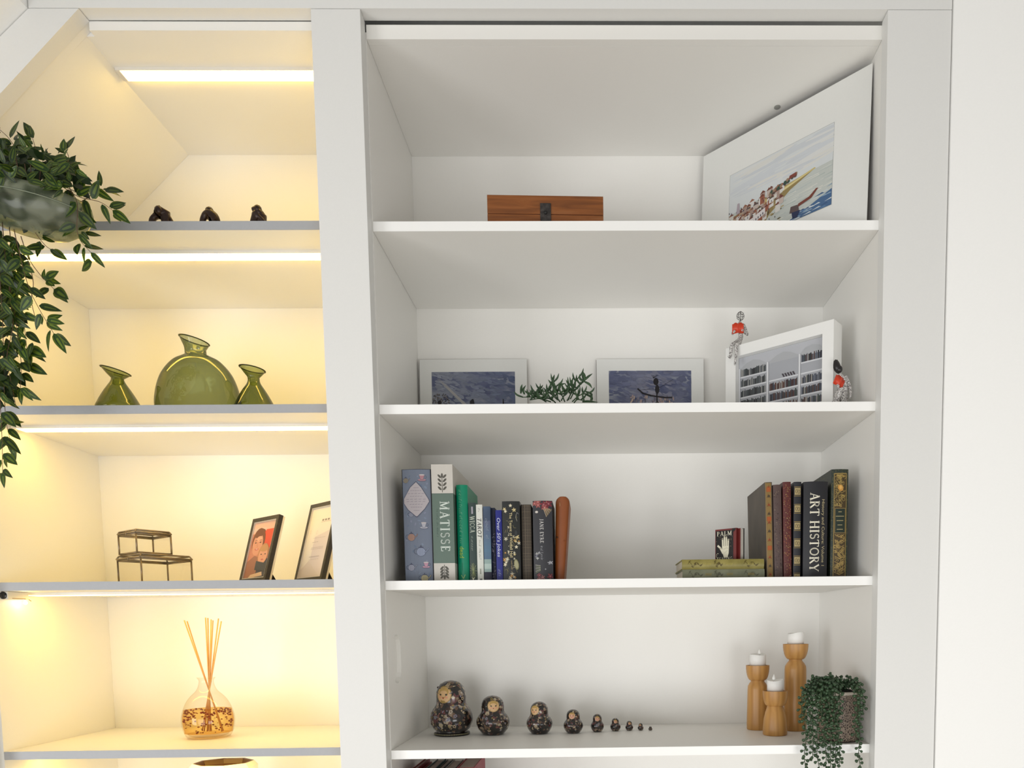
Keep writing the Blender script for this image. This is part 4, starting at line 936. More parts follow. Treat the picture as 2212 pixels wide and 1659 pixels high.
for ci, (a0, a1) in enumerate(cols3):
    fl.rect(X(a0), Z(.02), X(a1), Z(.80), (.36,.37,.40))
    m = (a0+a1)/2; fl.poly([(X(a0), Z(.80)), (X(a1), Z(.80)), (X(a1), Z(.83)), (X(m+.08), Z(.90)), (X(m), Z(.93)), (X(m-.08), Z(.90)), (X(a0), Z(.83))], (.40,.41,.43))
    tops = [.06, .22, .38, .54, .70] if ci != 1 else [.06, .22, .38, .54]
    for ti, z0 in enumerate(tops):
        if ci == 2 and ti == 3: pass
        else:
            x = a0+.008; lim = a1-.008 if not (ci == 1 and ti == 3) else a0+.0
            while x < lim:
                ww = q.uniform(.006, .016); hh_ = q.uniform(.085, .12)
                c = q.choice([(.035,.04,.055),(.06,.07,.10),(.02,.02,.025),(.12,.13,.16),(.28,.26,.24),(.07,.035,.028),(.04,.055,.05)]) if ci else q.choice([(.035,.04,.045),(.06,.07,.075),(.02,.02,.025),(.10,.11,.12),(.25,.25,.24),(.05,.06,.06)])
                if ci == 1 and q.random() < .4: c = q.choice([(.09,.03,.02),(.12,.06,.04),(.05,.02,.02)])
                fl.rect(X(x), Z(z0), X(min(lim, x+ww)), Z(z0+hh_), c); x += ww+.001
        fl.rect(X(a0), Z(z0-.022), X(a1), Z(z0), (.62,.63,.66))
    if ci == 1:
        for i in range(5): fl.poly([(X(a0+.17+.03*i), Z(.545)), (X(a0+.19+.03*i), Z(.545)), (X(a0+.17+.03*i), Z(.60)), (X(a0+.15+.03*i), Z(.60))], (.06,.05,.06))
for a0 in (0, .345, .715): fl.rect(X(a0), Z(0), X(a0+.022), Z(.83), (.66,.67,.69)); fl.rect(X(a0+.019), Z(0), X(a0+.022), Z(.83), (.22,.23,.26))
fl.build('photo', t)
t_frame = t

# --- reading figures
def skin(name, J, E_, m, parent, org, sub=2, root=0):
    """J: list of (Vector, radius); E_: index pairs. continuous body through a skin modifier, baked"""
    me = bpy.data.meshes.new(name); me.from_pydata([tuple(p-org) for p, r in J], E_, []); me.materials.append(m)
    o = bpy.data.objects.new(name, me); C.objects.link(o)
    sm = o.modifiers.new('s', 'SKIN'); sm.use_smooth_shade = True
    for i, (p, r) in enumerate(J):
        sv = me.skin_vertices[0].data[i]; sv.radius = (r, r) if not isinstance(r, tuple) else r; sv.use_root = (i == root)
    ss = o.modifiers.new('u', 'SUBSURF'); ss.levels = sub; ss.render_levels = sub
    dg = bpy.context.evaluated_depsgraph_get(); nm = bpy.data.meshes.new_from_object(o.evaluated_get(dg)); o.modifiers.clear(); o.data = nm
    for p in nm.polygons: p.use_smooth = True
    if not nm.materials: nm.materials.append(m)
    o.parent = parent; return o
NEWS = ramp_mat('newsprint', 'noise', 260, [(.42, (.10,.09,.09)), (.50, (.62,.60,.58)), (.8, (.78,.77,.75))], .7, vec=(1, 1, 2.5), detail=6)
REDP = mat('red_book_cover', (.62,.045,.012), .4, noise=.15, scale=90)
WIREM = mat('dark_wire', (.08,.075,.07), .5)
s_ = 1.36e-3
Yf = .293
def q3(px, py, dY=0): return P(px, py, Yf+dY)
hips = q3(1601, 735, .010)
t = thing('reading_figurine', 'newspaper figurine with wire head reading a red book, seated on white frame corner', 'figurine', q3(1592, 757, .0))
org = Vector(t.location)
J = [(q3(1601, 737, .012), .0085), (q3(1600, 722, .010), .0068), (q3(1599, 706, .006), .0085), (q3(1598, 693, .004), .0030),
     (q3(1588, 741, -.008), .0062), (q3(1580, 745, -.020), .0054), (q3(1578, 768, -.022), .0044), (q3(1577, 773, -.024), .0036), (q3(1573, 769, -.032), .0030),
     (q3(1596, 743, -.010), .0062), (q3(1590, 744, -.022), .0054), (q3(1590, 768, -.024), .0042), (q3(1588, 783, -.026), .0034), (q3(1587, 788, -.034), .0028),
     (q3(1607, 703, .004), .0050), (q3(1615, 724, .000), .0040), (q3(1606, 716, -.014), .0034), (q3(1602, 712, -.020), .0030),
     (q3(1590, 704, .004), .0050), (q3(1582, 722, -.004), .0040), (q3(1586, 716, -.016), .0034), (q3(1588, 714, -.020), .0030)]
E_ = [(0,1),(1,2),(2,3),(0,4),(4,5),(5,6),(6,7),(7,8),(0,9),(9,10),(10,11),(11,12),(12,13),(2,14),(14,15),(15,16),(16,17),(2,18),(18,19),(19,20),(20,21)]
skin('body', J, E_, NEWS, t, org)
hc = q3(1599.5, 683, .004)-org; hr = .0108
bm = bmesh.new()
for k in range(5):
    an = k*PI/5+.2; tl = .35*k-.6
    pts = [Vector((math.cos(a)*math.cos(an)*hr, math.cos(a)*math.sin(an)*hr, math.sin(a)*hr*1.15)) for a in [2*PI*i/20 for i in range(21)]]
    R_ = Matrix.Rotation(tl, 3, 'X'); add_tube(bm, [R_ @ p+hc for p in pts], .00045, 5, caps=False)
for zz in (-.4, .1, .55):
    r2 = hr*math.sqrt(1-zz*zz); add_tube(bm, [hc+Vector((r2*math.cos(2*PI*i/16), r2*math.sin(2*PI*i/16), zz*hr*1.15)) for i in range(17)], .00045, 5, caps=False)
add_tube(bm, [hc+Vector((0,0,-hr*1.3)), hc+Vector((0,0,-hr*.9))], .0018, 6)
obj('wire_head', bm, WIREM, t)
def open_book(c, wd, hh, ang, parent, tilt=.35, roll=0):
    bm = bmesh.new(); R_ = Matrix.Rotation(ang, 3, 'Z') @ Matrix.Rotation(tilt, 3, 'X') @ Matrix.Rotation(roll, 3, 'Y')
    for sg in (-1, 1):
        pts = []
        for i in range(6):
            k = i/5; pts.append((sg*wd*k, -.0015+.006*k*(1-k)*2+.004*k, 0))
        lo = [bm.verts.new(c+R_ @ Vector((x, y, -hh/2-.002*abs(x)/wd))) for x, y, z in pts]; hi = [bm.verts.new(c+R_ @ Vector((x, y, hh/2-.003+.004*math.sin(PI*min(1, abs(x)/wd*1.2))))) for x, y, z in pts]
        lo2 = [bm.verts.new(v.co+R_ @ Vector((0, .0016, 0))) for v in lo]; hi2 = [bm.verts.new(v.co+R_ @ Vector((0, .0016, 0))) for v in hi]
        for i in range(5):
            bm.faces.new([lo[i], lo[i+1], hi[i+1], hi[i]]); bm.faces.new([lo2[i+1], lo2[i], hi2[i], hi2[i+1]]); bm.faces.new([hi[i], hi[i+1], hi2[i+1], hi2[i]]); bm.faces.new([lo[i+1], lo[i], lo2[i], lo2[i+1]])
        bm.faces.new([lo[-1], lo2[-1], hi2[-1], hi[-1]])
    bmesh.ops.recalc_face_normals(bm, faces=bm.faces); return obj('red_book', bm, REDP, parent, smooth=True)
open_book(q3(1594, 708, -.022)-org, .0160, .026, -.15, t, .25)
Yf = .085
ft = P(1812, 868, Yf); t = thing('reading_figurine', 'newspaper figurine with tall black hair reading a red book, seated right of white frame', 'figurine', (ft.x, Yf, SH2))
org = Vector(t.location); zf = SH2+.006
def gz(px, dY, z): p = P(px, 860, Yf+dY); return Vector((p.x, Yf+dY, z))
J = [(gz(1826, .006, SH2+.011), .0100), (q3(1824, 838, .006), .0085), (q3(1820, 820, .002), .0085), (q3(1815, 807, .000), .0032),
     (q3(1817, 838, -.026), .0062), (gz(1806, -.040, zf+.002), .0050), (gz(1797, -.052, zf+.001), .0044),
     (q3(1811, 842, -.014), .0066), (gz(1800, -.020, zf+.002), .0050), (gz(1791, -.030, zf+.002), .0046), (gz(1786, -.040, zf+.002), .0036),
     (q3(1828, 815, .004), .0050), (q3(1836, 836, .002), .0042), (q3(1838, 852, -.006), .0036), (q3(1836, 859, -.016), .0032),
     (q3(1812, 817, .000), .0046), (q3(1808, 832, -.016), .0038), (q3(1813, 836, -.022), .0034)]
E_ = [(0,1),(1,2),(2,3),(0,4),(4,5),(5,6),(0,7),(7,8),(8,9),(9,10),(2,11),(11,12),(12,13),(13,14),(2,15),(15,16),(16,17)]
skin('body', J, E_, NEWS, t, org)
HAIR = mat('black_painted_hair', (.012,.010,.010), .35)
a, b_ = q3(1811, 806, -.002)-org, q3(1804.5, 777, .0)-org
bm = bmesh.new(); ax_ = (b_-a).normalized(); L_ = (b_-a).length
for_m = ax_.to_track_quat('Z', 'Y').to_matrix()
prof = [(0.0005, -.002), (.0055, .003), (.0092, .010), (.0096, .017), (.0080, .025), (.0052, .033), (.0022, L_-.001), (.0003, L_+.001)]
add_lathe(bm, prof, 18); bmesh.ops.transform(bm, matrix=Matrix.Translation(a) @ for_m.to_4x4(), verts=bm.verts); obj('hair', bm, HAIR, t)
bm = bmesh.new(); hc = q3(1813, 798, -.004)-org; bmesh.ops.create_icosphere(bm, subdivisions=3, radius=.0085); bmesh.ops.scale(bm, vec=(.95, .95, 1.15), verts=bm.verts); bmesh.ops.translate(bm, vec=hc, verts=bm.verts); obj('head', bm, HAIR, t, smooth=True)
open_book(q3(1815, 823, -.018)-org, .0165, .024, .45, t, .15, .35)

# --- nesting dolls on shelf 4
DOLLM = ramp_mat('doll_floral_lacquer', 'cells', 1, [(0, (.010,.008,.007)), (.50, (.016,.010,.008)), (.60, (.13,.075,.045)), (.70, (.04,.02,.014)), (.78, (.26,.19,.13)), (.84, (.11,.03,.03)), (.90, (.40,.33,.22)), (.95, (.16,.15,.17))], .22, coat=.6, const=True)
DOLLS = {}
def doll_mat(k):
    m = DOLLM.copy(); m.node_tree.nodes['Voronoi Texture'].inputs['Scale'].default_value = k; return m
FACEC = (.62,.40,.20)
prof1 = [(.30,0),(.315,.012),(.30,.045),(.29,.055),(.27,.065),(.335,.12),(.375,.20),(.388,.29),(.378,.38),(.345,.46),(.30,.525),(.272,.57),(.266,.62),(.270,.70),(.266,.78),(.240,.86),(.19,.93),(.11,.98),(0.0005,1)]
prof2 = [(.20,0),(.24,.008),(.30,.07),(.36,.16),(.395,.26),(.40,.33),(.385,.41),(.34,.49),(.295,.55),(.272,.60),(.268,.66),(.270,.73),(.262,.80),(.232,.88),(.18,.94),(.10,.985),(0.0005,1)]
sizes = [(975.5,1469,1590,91,0), (1065,1502,1589,72,0), (1165.5,1515,1587,57,0), (1238.5,1532,1585.5,43,0), (1290.5,1542,1582.5,29,0), (1329.5,1551,1580.5,23,0), (1359.5,1557,1579.5,17.5,0), (1384,1562,1579,13,0), (1405,1569,1579,9,0)]
ordn = ['largest', 'second largest', 'third largest', 'fourth largest', 'fifth', 'sixth', 'seventh', 'second smallest', 'smallest']
yaws = [-.36, .2, -.52, -.18, 0, 0, .05, -.4, 0]
for i, (cx_, yt, yb, wd, _) in enumerate(sizes):
    base_ = PZ(cx_, yb-1.5-wd*.012, SH4); Yd = base_.y+.30*wd/850*.3
    mpp = (DIST+Yd)/F; H_ = (P(cx_, yt, Yd).z-SH4); R_ = wd/2*mpp/.388 if i == 0 else wd/2*mpp/.40
    lab = ['largest painted nesting doll with a base ring, left end of the row', 'second largest nesting doll, face turned right', 'third largest nesting doll, its face turned to the left',
           'fourth largest nesting doll, mid row', 'fifth largest nesting doll, with a pale pink face', 'sixth nesting doll from the left, small and dark', 'seventh nesting doll from the left, tiny', 'second smallest nesting doll, near right end of row', 'smallest plain dark nesting doll at right end of row'][i]
    t = thing('nesting_doll', lab, 'nesting doll', (base_.x, Yd, SH4), yaws[i], group='row of painted nesting dolls on the fourth shelf')
    pr = prof1 if i == 0 else prof2
    pr_ = [(r*R_, z*H_) for r, z in pr]
    bm = bmesh.new(); add_lathe(bm, pr_, 40 if i < 4 else 24); obj('body', bm, doll_mat(1/(H_*.062 if i < 4 else H_*.11)), t)
    def rad(z, pr_=pr_):
        for (r0, z0), (r1, z1) in zip(pr_, pr_[1:]):
            if z0 <= z <= z1 and z1 > z0: return r0+(r1-r0)*(z-z0)/(z1-z0)
        return 0
    def onb(u, v, hh, H_=H_, rad=rad):
        z = .755*H_+v; r = rad(min(max(z, 0), H_*.999))+hh; a_ = u/max(r, 1e-5); return (r*math.sin(a_), -r*math.cos(a_), z)
    if i < 8:
        f_ = .148*H_ if i < 3 else .14*H_; fl = Flat(onb, step=.00004)
        # face as fan of triangles following the head
        def disc(u, v, ru, rv, col, n=18, rings_=3):
            fl.h += 1
            for a_ in range(rings_):
                for k in range(n):
                    r0, r1 = a_/rings_, (a_+1)/rings_; t0, t1 = 2*PI*k/n, 2*PI*(k+1)/n
                    pts = [(u+ru*r0*math.cos(t0), v+rv*r0*math.sin(t0)), (u+ru*r1*math.cos(t0), v+rv*r1*math.sin(t0)), (u+ru*r1*math.cos(t1), v+rv*r1*math.sin(t1))]
                    if a_: pts.append((u+ru*r0*math.cos(t1), v+rv*r0*math.sin(t1)))
                    fl.poly(pts, col, False)
        disc(0, 0, f_*1.06, f_*1.06, (.30,.20,.06)); disc(0, -.005*H_, f_*.96, f_*.94, FACEC if i < 3 else (.66,.36,.24), rings_=4)
        disc(0, f_*.52, f_*.62, f_*.36, (.45,.29,.09)); disc(-f_*.45, f_*.25, f_*.22, f_*.3, (.45,.29,.09)); disc(f_*.45, f_*.25, f_*.22, f_*.3, (.45,.29,.09)); disc(0, f_*.22, f_*.5, f_*.25, FACEC if i < 3 else (.66,.36,.24))
        for sg in (-1, 1):
            disc(sg*f_*.40, f_*.0, f_*.15, f_*.11, (.05,.04,.02), 10, 1); disc(sg*f_*.40, -f_*.01, f_*.07, f_*.08, (.01,.01,.01), 8, 1); disc(sg*f_*.42, -f_*.32, f_*.17, f_*.14, (.66,.30,.17), 10, 1)
        disc(0, -f_*.42, f_*.11, f_*.09, (.35,.03,.02), 8, 1)
        fl.build('face', t)
        if i < 4:   # painted flowers on the chest
            fl = Flat(lambda u, v, hh, rad=rad, H_=H_: (lambda z, r: (r*math.sin(u/max(r, 1e-4)), -r*math.cos(u/max(r, 1e-4)), z))(v, rad(min(max(v, 0), H_*.99))+hh), step=.00002); q = random.Random(60+i)
            for _ in range([90, 60, 14, 12][i]):
                a_ = q.uniform(-1.3, 1.3)*R_*.36; v = H_*q.choice([q.uniform(.12, .5), q.uniform(.12, .5), q.uniform(.55, .98)])
                if abs(a_) < f_*1.15 and abs(v-.755*H_) < f_*1.15: continue
                s = H_*q.uniform(.016, .036); c = q.choice([(.42,.33,.22),(.34,.26,.16),(.22,.10,.08),(.48,.42,.34),(.20,.19,.24),(.30,.22,.08)])
                if q.random() < .4:
                    for k in range(5): fl.disc(a_+s*.7*math.cos(k*1.257), v+s*.7*math.sin(k*1.257), s*.42, s*.42, c, 6, k == 0)
                else: fl.disc(a_, v, s*.8, s*.5, c, 7, True, q.uniform(0, 3))
            fl.build('painted_flowers', t)
    if i == 0:
        bm = bmesh.new(); add_lathe(bm, [(R_*.316, 0), (R_*.328, .002), (R_*.325, H_*.045), (R_*.29, H_*.058), (R_*.27, H_*.058)], 40, caps=False); rg = obj('base_ring', bm, mat('black_lacquer', (.012,.010,.009), .25), t)
        fl = Flat(lambda u, v, hh: ((R_*.327+hh)*math.sin(u), -(R_*.327+hh)*math.cos(u), v))
        for k in range(36): fl.disc(-PI/2+PI*k/35, H_*.034, .035, .0016, (.36,.33,.18), 6)
        o = fl.build('ring_beads', rg)
        bm = bmesh.new(); bmesh.ops.create_icosphere(bm, subdivisions=2, radius=H_*.022); o = obj('ear_bun', bm, mat('black_bun', (.015,.01,.01), .3), t, smooth=True)
        o.location = Matrix.Rotation(.36, 3, 'Z') @ Vector((-R_*.235, 0, H_*.865))

# --- wooden candle holders with candles on shelf 4
TURN = ramp_mat('golden_turned_wood', 'wave', 3.2, [(0, (.45,.22,.060)), (.5, (.50,.255,.072)), (1, (.545,.285,.083))], .38, vec=(5, 5, .5), dist=6, dscale=2)
WAX = mat('white_wax', (.86,.85,.82), .5)
def holder(label, clabel, cx_, yt, yb, rt, rw, zw, rs, zs_, rb, flare, tip):
    b0 = PZ(cx_, yb-3, SH4); Yd = b0.y; mpp = (DIST+Yd)/F; H_ = P(cx_, yt, Yd).z-SH4
    t = thing('candle_holder', label, 'candle holder', (b0.x, Yd, SH4), group='turned wooden candle holders')
    rt, rw, rs, rb = [r*mpp for r in (rt, rw, rs, rb)]
    if flare: pr = [(rb*.94,0),(rb,.003),(rb*.99,H_*.15),(rb*.93,H_*.35),(rb*.80,H_*.52),(rb*.70,zw*H_-.008),(rw,zw*H_)]
    else: pr = [(rb*.95,0),(rb,.003),(rb,H_*.1),(rs,zs_*H_-.01),(rs*.97,zs_*H_),(rs*.82,zs_*H_+.008),(rw*1.02,zw*H_-.004),(rw,zw*H_)]
    n = 7
    for k in range(1, n+1):
        a_ = k/n; pr.append((rw+(rt-rw)*math.sin(a_*PI/2)**.9, zw*H_+(H_-zw*H_)*(1-math.cos(a_*PI/2)) if a_ < 1 else H_))
    pr[-1] = (rt, H_); pr += [(rt*.93, H_), (rt*.9, H_-.004), (0.0005, H_-.005)]
    bm = bmesh.new(); add_lathe(bm, pr, 40); o = obj('turned_body', bm, TURN, t); smooth_by_angle(o, .8)
    cr = 17.5*mpp; ch = 24*mpp
    c = thing('candle', clabel, 'candle', (b0.x, Yd, SH4+H_-.0047), group='white candles in the wooden holders')
    bm = bmesh.new(); seg = 28; ch += .0047
    def topz(a_): return ch+.0022*math.sin(a_*1+tip)+.0012*math.sin(2*a_+tip*2)
    ro = [[bm.verts.new((cr*s*math.cos(2*PI*k/seg), cr*s*math.sin(2*PI*k/seg), z0(2*PI*k/seg))) for k in range(seg)] for s, z0 in ((1, lambda a_: 0), (1, lambda a_: topz(a_)-.001), (.96, topz), (.86, lambda a_: topz(a_)-.0015), (.5, lambda a_: ch-.004), (.1, lambda a_: ch-.0045))]
    for r0, r1 in zip(ro, ro[1:]):
        for k in range(seg): f = bm.faces.new([r0[k], r0[(k+1) % seg], r1[(k+1) % seg], r1[k]]); f.smooth = True
    bm.faces.new(ro[0][::-1]); bm.faces.new(ro[-1]); obj('wax', bm, WAX, c)
    bm = bmesh.new(); dx = {0: .005, 1: -.004, 2: .001}[int(tip)] if tip in (0, 1, 2) else 0
    add_lathe(bm, [(.0004, ch-.005), (.0048, ch+.001), (.0052, ch+.004), (.0030, ch+.010), (.0004, ch+.016)] if tip != 2 else [(.0004, ch-.005), (.004, ch-.002), (.0004, ch+.002)], 12, c=(dx, 0, 0)); obj('flame_tip', bm, mat('translucent_tip', (.85,.84,.80), .3), c)
holder('medium wooden candle holder, left of the three', 'white candle in the left, medium height holder', 1636, 1437, 1578, 25.3, 14.5, .765, 21.5, .68, 23, False, 0)
holder('tallest wooden candle holder, at the back', 'white candle in the tallest holder', 1717, 1391, 1580, 27, 14, .822, 23, .745, 24.5, False, 2)
holder('shortest wooden candle holder, in front', 'white candle in the shortest, front holder', 1674, 1492, 1590, 27, 17, .66, 20, .5, 26.5, True, 1)

# --- trailing succulent on shelf 4
Yc = .075; b0 = P(1810, 1595, Yc); mpp = (DIST+Yc)/F; pr_ = 42*mpp; H_ = P(1830, 1495, Yc-.04).z-SH4
t = thing('trailing_succulent', 'trailing succulent in a crackled brown pot, hanging over the shelf edge', 'plant', (b0.x, Yc, SH4))
CRACK = ramp_mat('crackled_glaze', 'voronoi', 1, [(0, (.36,.29,.22)), (.10, (.22,.16,.12)), (.22, (.035,.022,.018)), (1, (.018,.012,.010))], .4, feature='DISTANCE_TO_EDGE', vec=(240, 240, 150), bump=.6)
bm = bmesh.new(); add_lathe(bm, [(pr_*.96, 0), (pr_, .003), (pr_, H_-.008)], 44, caps=False); add_lathe(bm, [(pr_*.96, 0), (.0005, .0005)], 44, caps=False); obj('pot', bm, CRACK, t)
bm = bmesh.new(); add_lathe(bm, [(pr_, H_-.008), (pr_*1.01, H_-.002), (pr_*.98, H_), (pr_*.92, H_), (pr_*.9, H_-.01)], 44, caps=False); obj('rim', bm, mat('cream_glaze', (.62,.55,.46), .4), t)
bm = bmesh.new(); add_lathe(bm, [(pr_*.91, H_-.007), (pr_*.6, H_+.004), (.0005, H_+.008)], 30, caps=False); obj('soil', bm, mat('dark_soil', (.012,.010,.008), .9, noise=.4, scale=300), t)
bm = bmesh.new(); add_lathe(bm, [(pr_*1.02, .0001), (pr_*1.05, .0005), (pr_*1.05, .002), (pr_*1.001, .002)], 40, caps=False); obj('saucer_edge', bm, mat('dark_glaze', (.03,.022,.015), .4), t)
PEARL = mat('succulent_green', (.034,.072,.030), .40, noise=.45, scale=90)
STEMM = mat('succulent_stem', (.035,.06,.02), .5)
# unit teardrop leaf
def add_drop(bm, base, dirv, L, r, seg=6):
    q_ = dirv.to_track_quat('Z', 'Y').to_matrix(); rings = []
    pf = [(.12, .0), (.22, .25), (.75, .5), (1.0, .72), (.72, .92)]
    for rr, z in pf: rings.append([bm.verts.new(base + q_ @ Vector((r*rr*math.cos(2*PI*k/seg), r*rr*math.sin(2*PI*k/seg), L*z))) for k in range(seg)])
    tp = bm.verts.new(base + q_ @ Vector((0, 0, L)))
    for a_, b2 in zip(rings, rings[1:]):
        for k in range(seg): f = bm.faces.new([a_[k], a_[(k+1) % seg], b2[(k+1) % seg], b2[k]]); f.smooth = True
    for k in range(seg): f = bm.faces.new([rings[-1][k], rings[-1][(k+1) % seg], tp]); f.smooth = True
q = random.Random(90); org = Vector(t.location)
def strand(pts, dens=.0060, L=.0125, r=.0045, wind=0, loose=False):
    C_ = curve_pts(pts, 5); bm = bmesh.new(); add_tube(bm, C_, .0010, 5, mi=1)
    acc = 0; k = 0
    for a_, b2 in zip(C_, C_[1:]):
        sl = (b2-a_).length; tn_ = (b2-a_).normalized()
        while acc < sl:
            p = a_+tn_*acc; an = k*2.4+wind; s1 = tn_.orthogonal().normalized(); s2 = tn_.cross(s1)
            dv = (s1*math.cos(an)+s2*math.sin(an)+tn_*(-.25 if loose else .25)+Vector((0, 0, -.25))).normalized()
            if p.y+org.y > .06 and dv.y > 0 and False: pass
            add_drop(bm, p, dv, L*q.uniform(.85, 1.15), r*q.uniform(.85, 1.15)); acc += dens*q.uniform(.8, 1.2); k += 1
        acc -= sl
    return obj('strand', bm, [PEARL, STEMM], t)
def R2(px, py, Y): return P(px, py, Y)-org
rimz = H_
def hang(px, pyend, Yend=-.022, pxmid=None, topx=None, seed=0):
    """from crown, over the rim, down"""
    x0 = topx or (1810+(px-1810)*.45); f0 = R2(x0, 1478+q.uniform(-6, 8), Yc-.015); 
    f1 = R2((x0+px)/2, 1472+q.uniform(-8, 10), Yc-.035); f2 = R2(px+q.uniform(-2, 2), 1500+q.uniform(-6, 10), Yend)
    pts = [f0, f1, f2]; y = 1530
    while y < pyend-15: pts.append(R2(px+q.uniform(-3.5, 3.5), y, Yend+q.uniform(-.003, .003))); y += 34
    pts.append(R2(px+q.uniform(-3, 3), pyend, Yend)); return pts
for px, pe, Ye in [(1739, 1690, -.025), (1733, 1560, -.008), (1748, 1590, -.026), (1757, 1640, -.030), (1768, 1700, -.027), (1779, 1610, -.034), (1786, 1690, -.028), (1796, 1720, -.034), (1806, 1705, -.026), (1812, 1650, -.034), (1800, 1575, -.040), (1775, 1560, -.040), (1790, 1545, -.044), (1762, 1540, -.036), (1857, 1700, -.026), (1851, 1592, -.020), (1862, 1540, -.004), (1741, 1530, .0)]:
    strand(hang(px, pe, Ye))
for i in range(16):   # short crown sprigs
    a0 = q.uniform(-2.6, -.2) if i < 12 else q.uniform(0, 3); r0 = q.uniform(.2, .8)*pr_; px_ = q.uniform(1745, 1862)
    s0 = Vector((r0*math.cos(a0)*.6, r0*math.sin(a0)*.6, H_-.002)); e = R2(px_, 1462+q.uniform(-8, 14)+abs(px_-1800)*.16, Yc+q.uniform(-.04, .03)); strand([s0, (s0+e)/2+Vector((0, 0, .012)), e], loose=True)

# --- books on the shelf below, tops just in view
BB = 'books standing on the lowest visible shelf'
SH5 = SZ[4]+.0003
specs = [('pink and dark red hardback, leftmost on the lowest shelf', 878, 890, -.425, .06, (.24,.015,.02)), ('bright red slim book on the lowest shelf', 893, 909, -.4335, .055, (.30,.02,.02)), ('dark teal book on the lowest shelf', 911, 932, -.424, .04, (.02,.05,.055)), ('black slim book on the lowest shelf', 934, 948, -.4265, .045, (.015,.015,.02)),
         ('grey-white thick book on the lowest shelf', 951, 974, -.4255, .035, (.25,.22,.22)), ('large crimson hardback, rightmost of the books on the lowest shelf', 978, 1017, -.424, .10, (.26,.012,.025))]
for lab, x0, x1, zt_, Yb, c in specs:
    a, b_ = P(x0, 1660, .045), P(x1, 1660, .045)
    book('book', lab, b_.x-a.x, zt_+.047-SH5, .20, ((a.x+b_.x)/2, Yb, SH5), cov('cloth_%d' % x0, c, .5), group=BB, bulge=.002, pages=mat('pink_grey_pages_%d' % x0, (.42,.34,.30), .8, noise=.1, scale=200))

# ================================================================== LEFT BAY OBJECTS
LS1, LS2, LS3, LS4, LS5 = [z+.0003 for z in LZ]
BRONZE = mat('dark_bronze', (.028,.014,.010), .32, metal=.35, noise=.4, scale=120, bump=.5)
def figurine(label, cx_, J2, E_, Y=.065, box_=None):
    b0 = P(cx_, 480, Y); t = thing('bronze_figurine', label, 'figurine', (b0.x, Y, LS1), group='three bronze figurines on the top shelf')
    J = []
    for px, py, dy, r in J2:
        p = P(px, min(py, 489), Y+dy); J.append((p, r*1.16))
    zmin = min(p.z-r for p, r in J); off = LS1-zmin
    J = [(p+Vector((0, 0, max(0, off-.0)))*(1 if p.z < LS1+.02 else .3), r) for p, r in J]
    o = skin('body', J, E_, BRONZE, t, Vector(t.location)); k = 4 if cx_ < 400 else 3
    bm = bmesh.new(); bm.from_mesh(o.data); hd = bmesh.ops.create_icosphere(bm, subdivisions=2, radius=.0108)['verts']; hp = (J[k][0]+J[k-1][0])*.5-Vector(t.location)
    bmesh.ops.scale(bm, vec=(.95, 1, 1.12), verts=hd); bmesh.ops.translate(bm, vec=hp, verts=hd)
    for f in bm.faces: f.smooth = True
    bm.to_mesh(o.data); bm.free(); zm = min(v.co.z for v in o.data.vertices)
    for v in o.data.vertices: v.co.z -= zm
# pixel joints: pelvis, spine, shoulders, head, arms, legs
figurine('bronze crouching figurine leaning on one arm, leftmost of three', 350,
    [(357,468,.004,.0115),(356,458,.002,.0120),(350,450,0,.0105),(345,450,-.004,.0070),(341,454,-.010,.0066),
     (338,463,-.004,.0070),(330,468,-.004,.0068),(327,478,-.004,.0075),(331,488,-.006,.0068),(341,488,-.008,.0050),
     (364,466,.004,.0060),(370,474,.004,.0048),(375,488,.004,.0042),(360,488,-.002,.0070),(348,488,-.004,.0055)],
    [(0,1),(1,2),(2,3),(3,4),(2,5),(5,6),(6,7),(7,8),(8,9),(0,10),(10,11),(11,12),(0,13),(13,14)])
figurine('bronze bent-over figurine with arched back, middle of three', 455,
    [(466,476,.002,.0115),(462,464,.0,.0125),(455,455,.0,.0110),(450,453,-.002,.0070),(445,457,-.009,.0060),
     (443,460,-.004,.0075),(438,470,-.004,.0066),(436,488,-.004,.0062),(439,489,-.010,.0050),
     (470,486,.0,.0085),(460,489,-.006,.0070),(456,478,-.006,.0065),(476,489,.004,.0050)],
    [(0,1),(1,2),(2,3),(3,4),(2,5),(5,6),(6,7),(7,8),(0,9),(9,10),(0,11),(9,12)])
figurine('bronze seated figurine hugging its knees, rightmost of three', 556,
    [(566,478,.004,.0120),(564,464,.002,.0125),(560,453,0,.0110),(553,448,-.004,.0070),(549,450,-.010,.0066),
     (552,462,-.006,.0075),(548,472,-.006,.0078),(545,488,-.006,.0072),(550,489,-.012,.0055),
     (560,466,-.008,.0050),(568,474,-.008,.0050),(573,487,-.004,.0062),(565,489,-.002,.0080),(555,482,-.006,.0085)],
    [(0,1),(1,2),(2,3),(3,4),(2,5),(5,6),(6,7),(7,8),(5,9),(9,10),(10,11),(0,12),(6,13)])

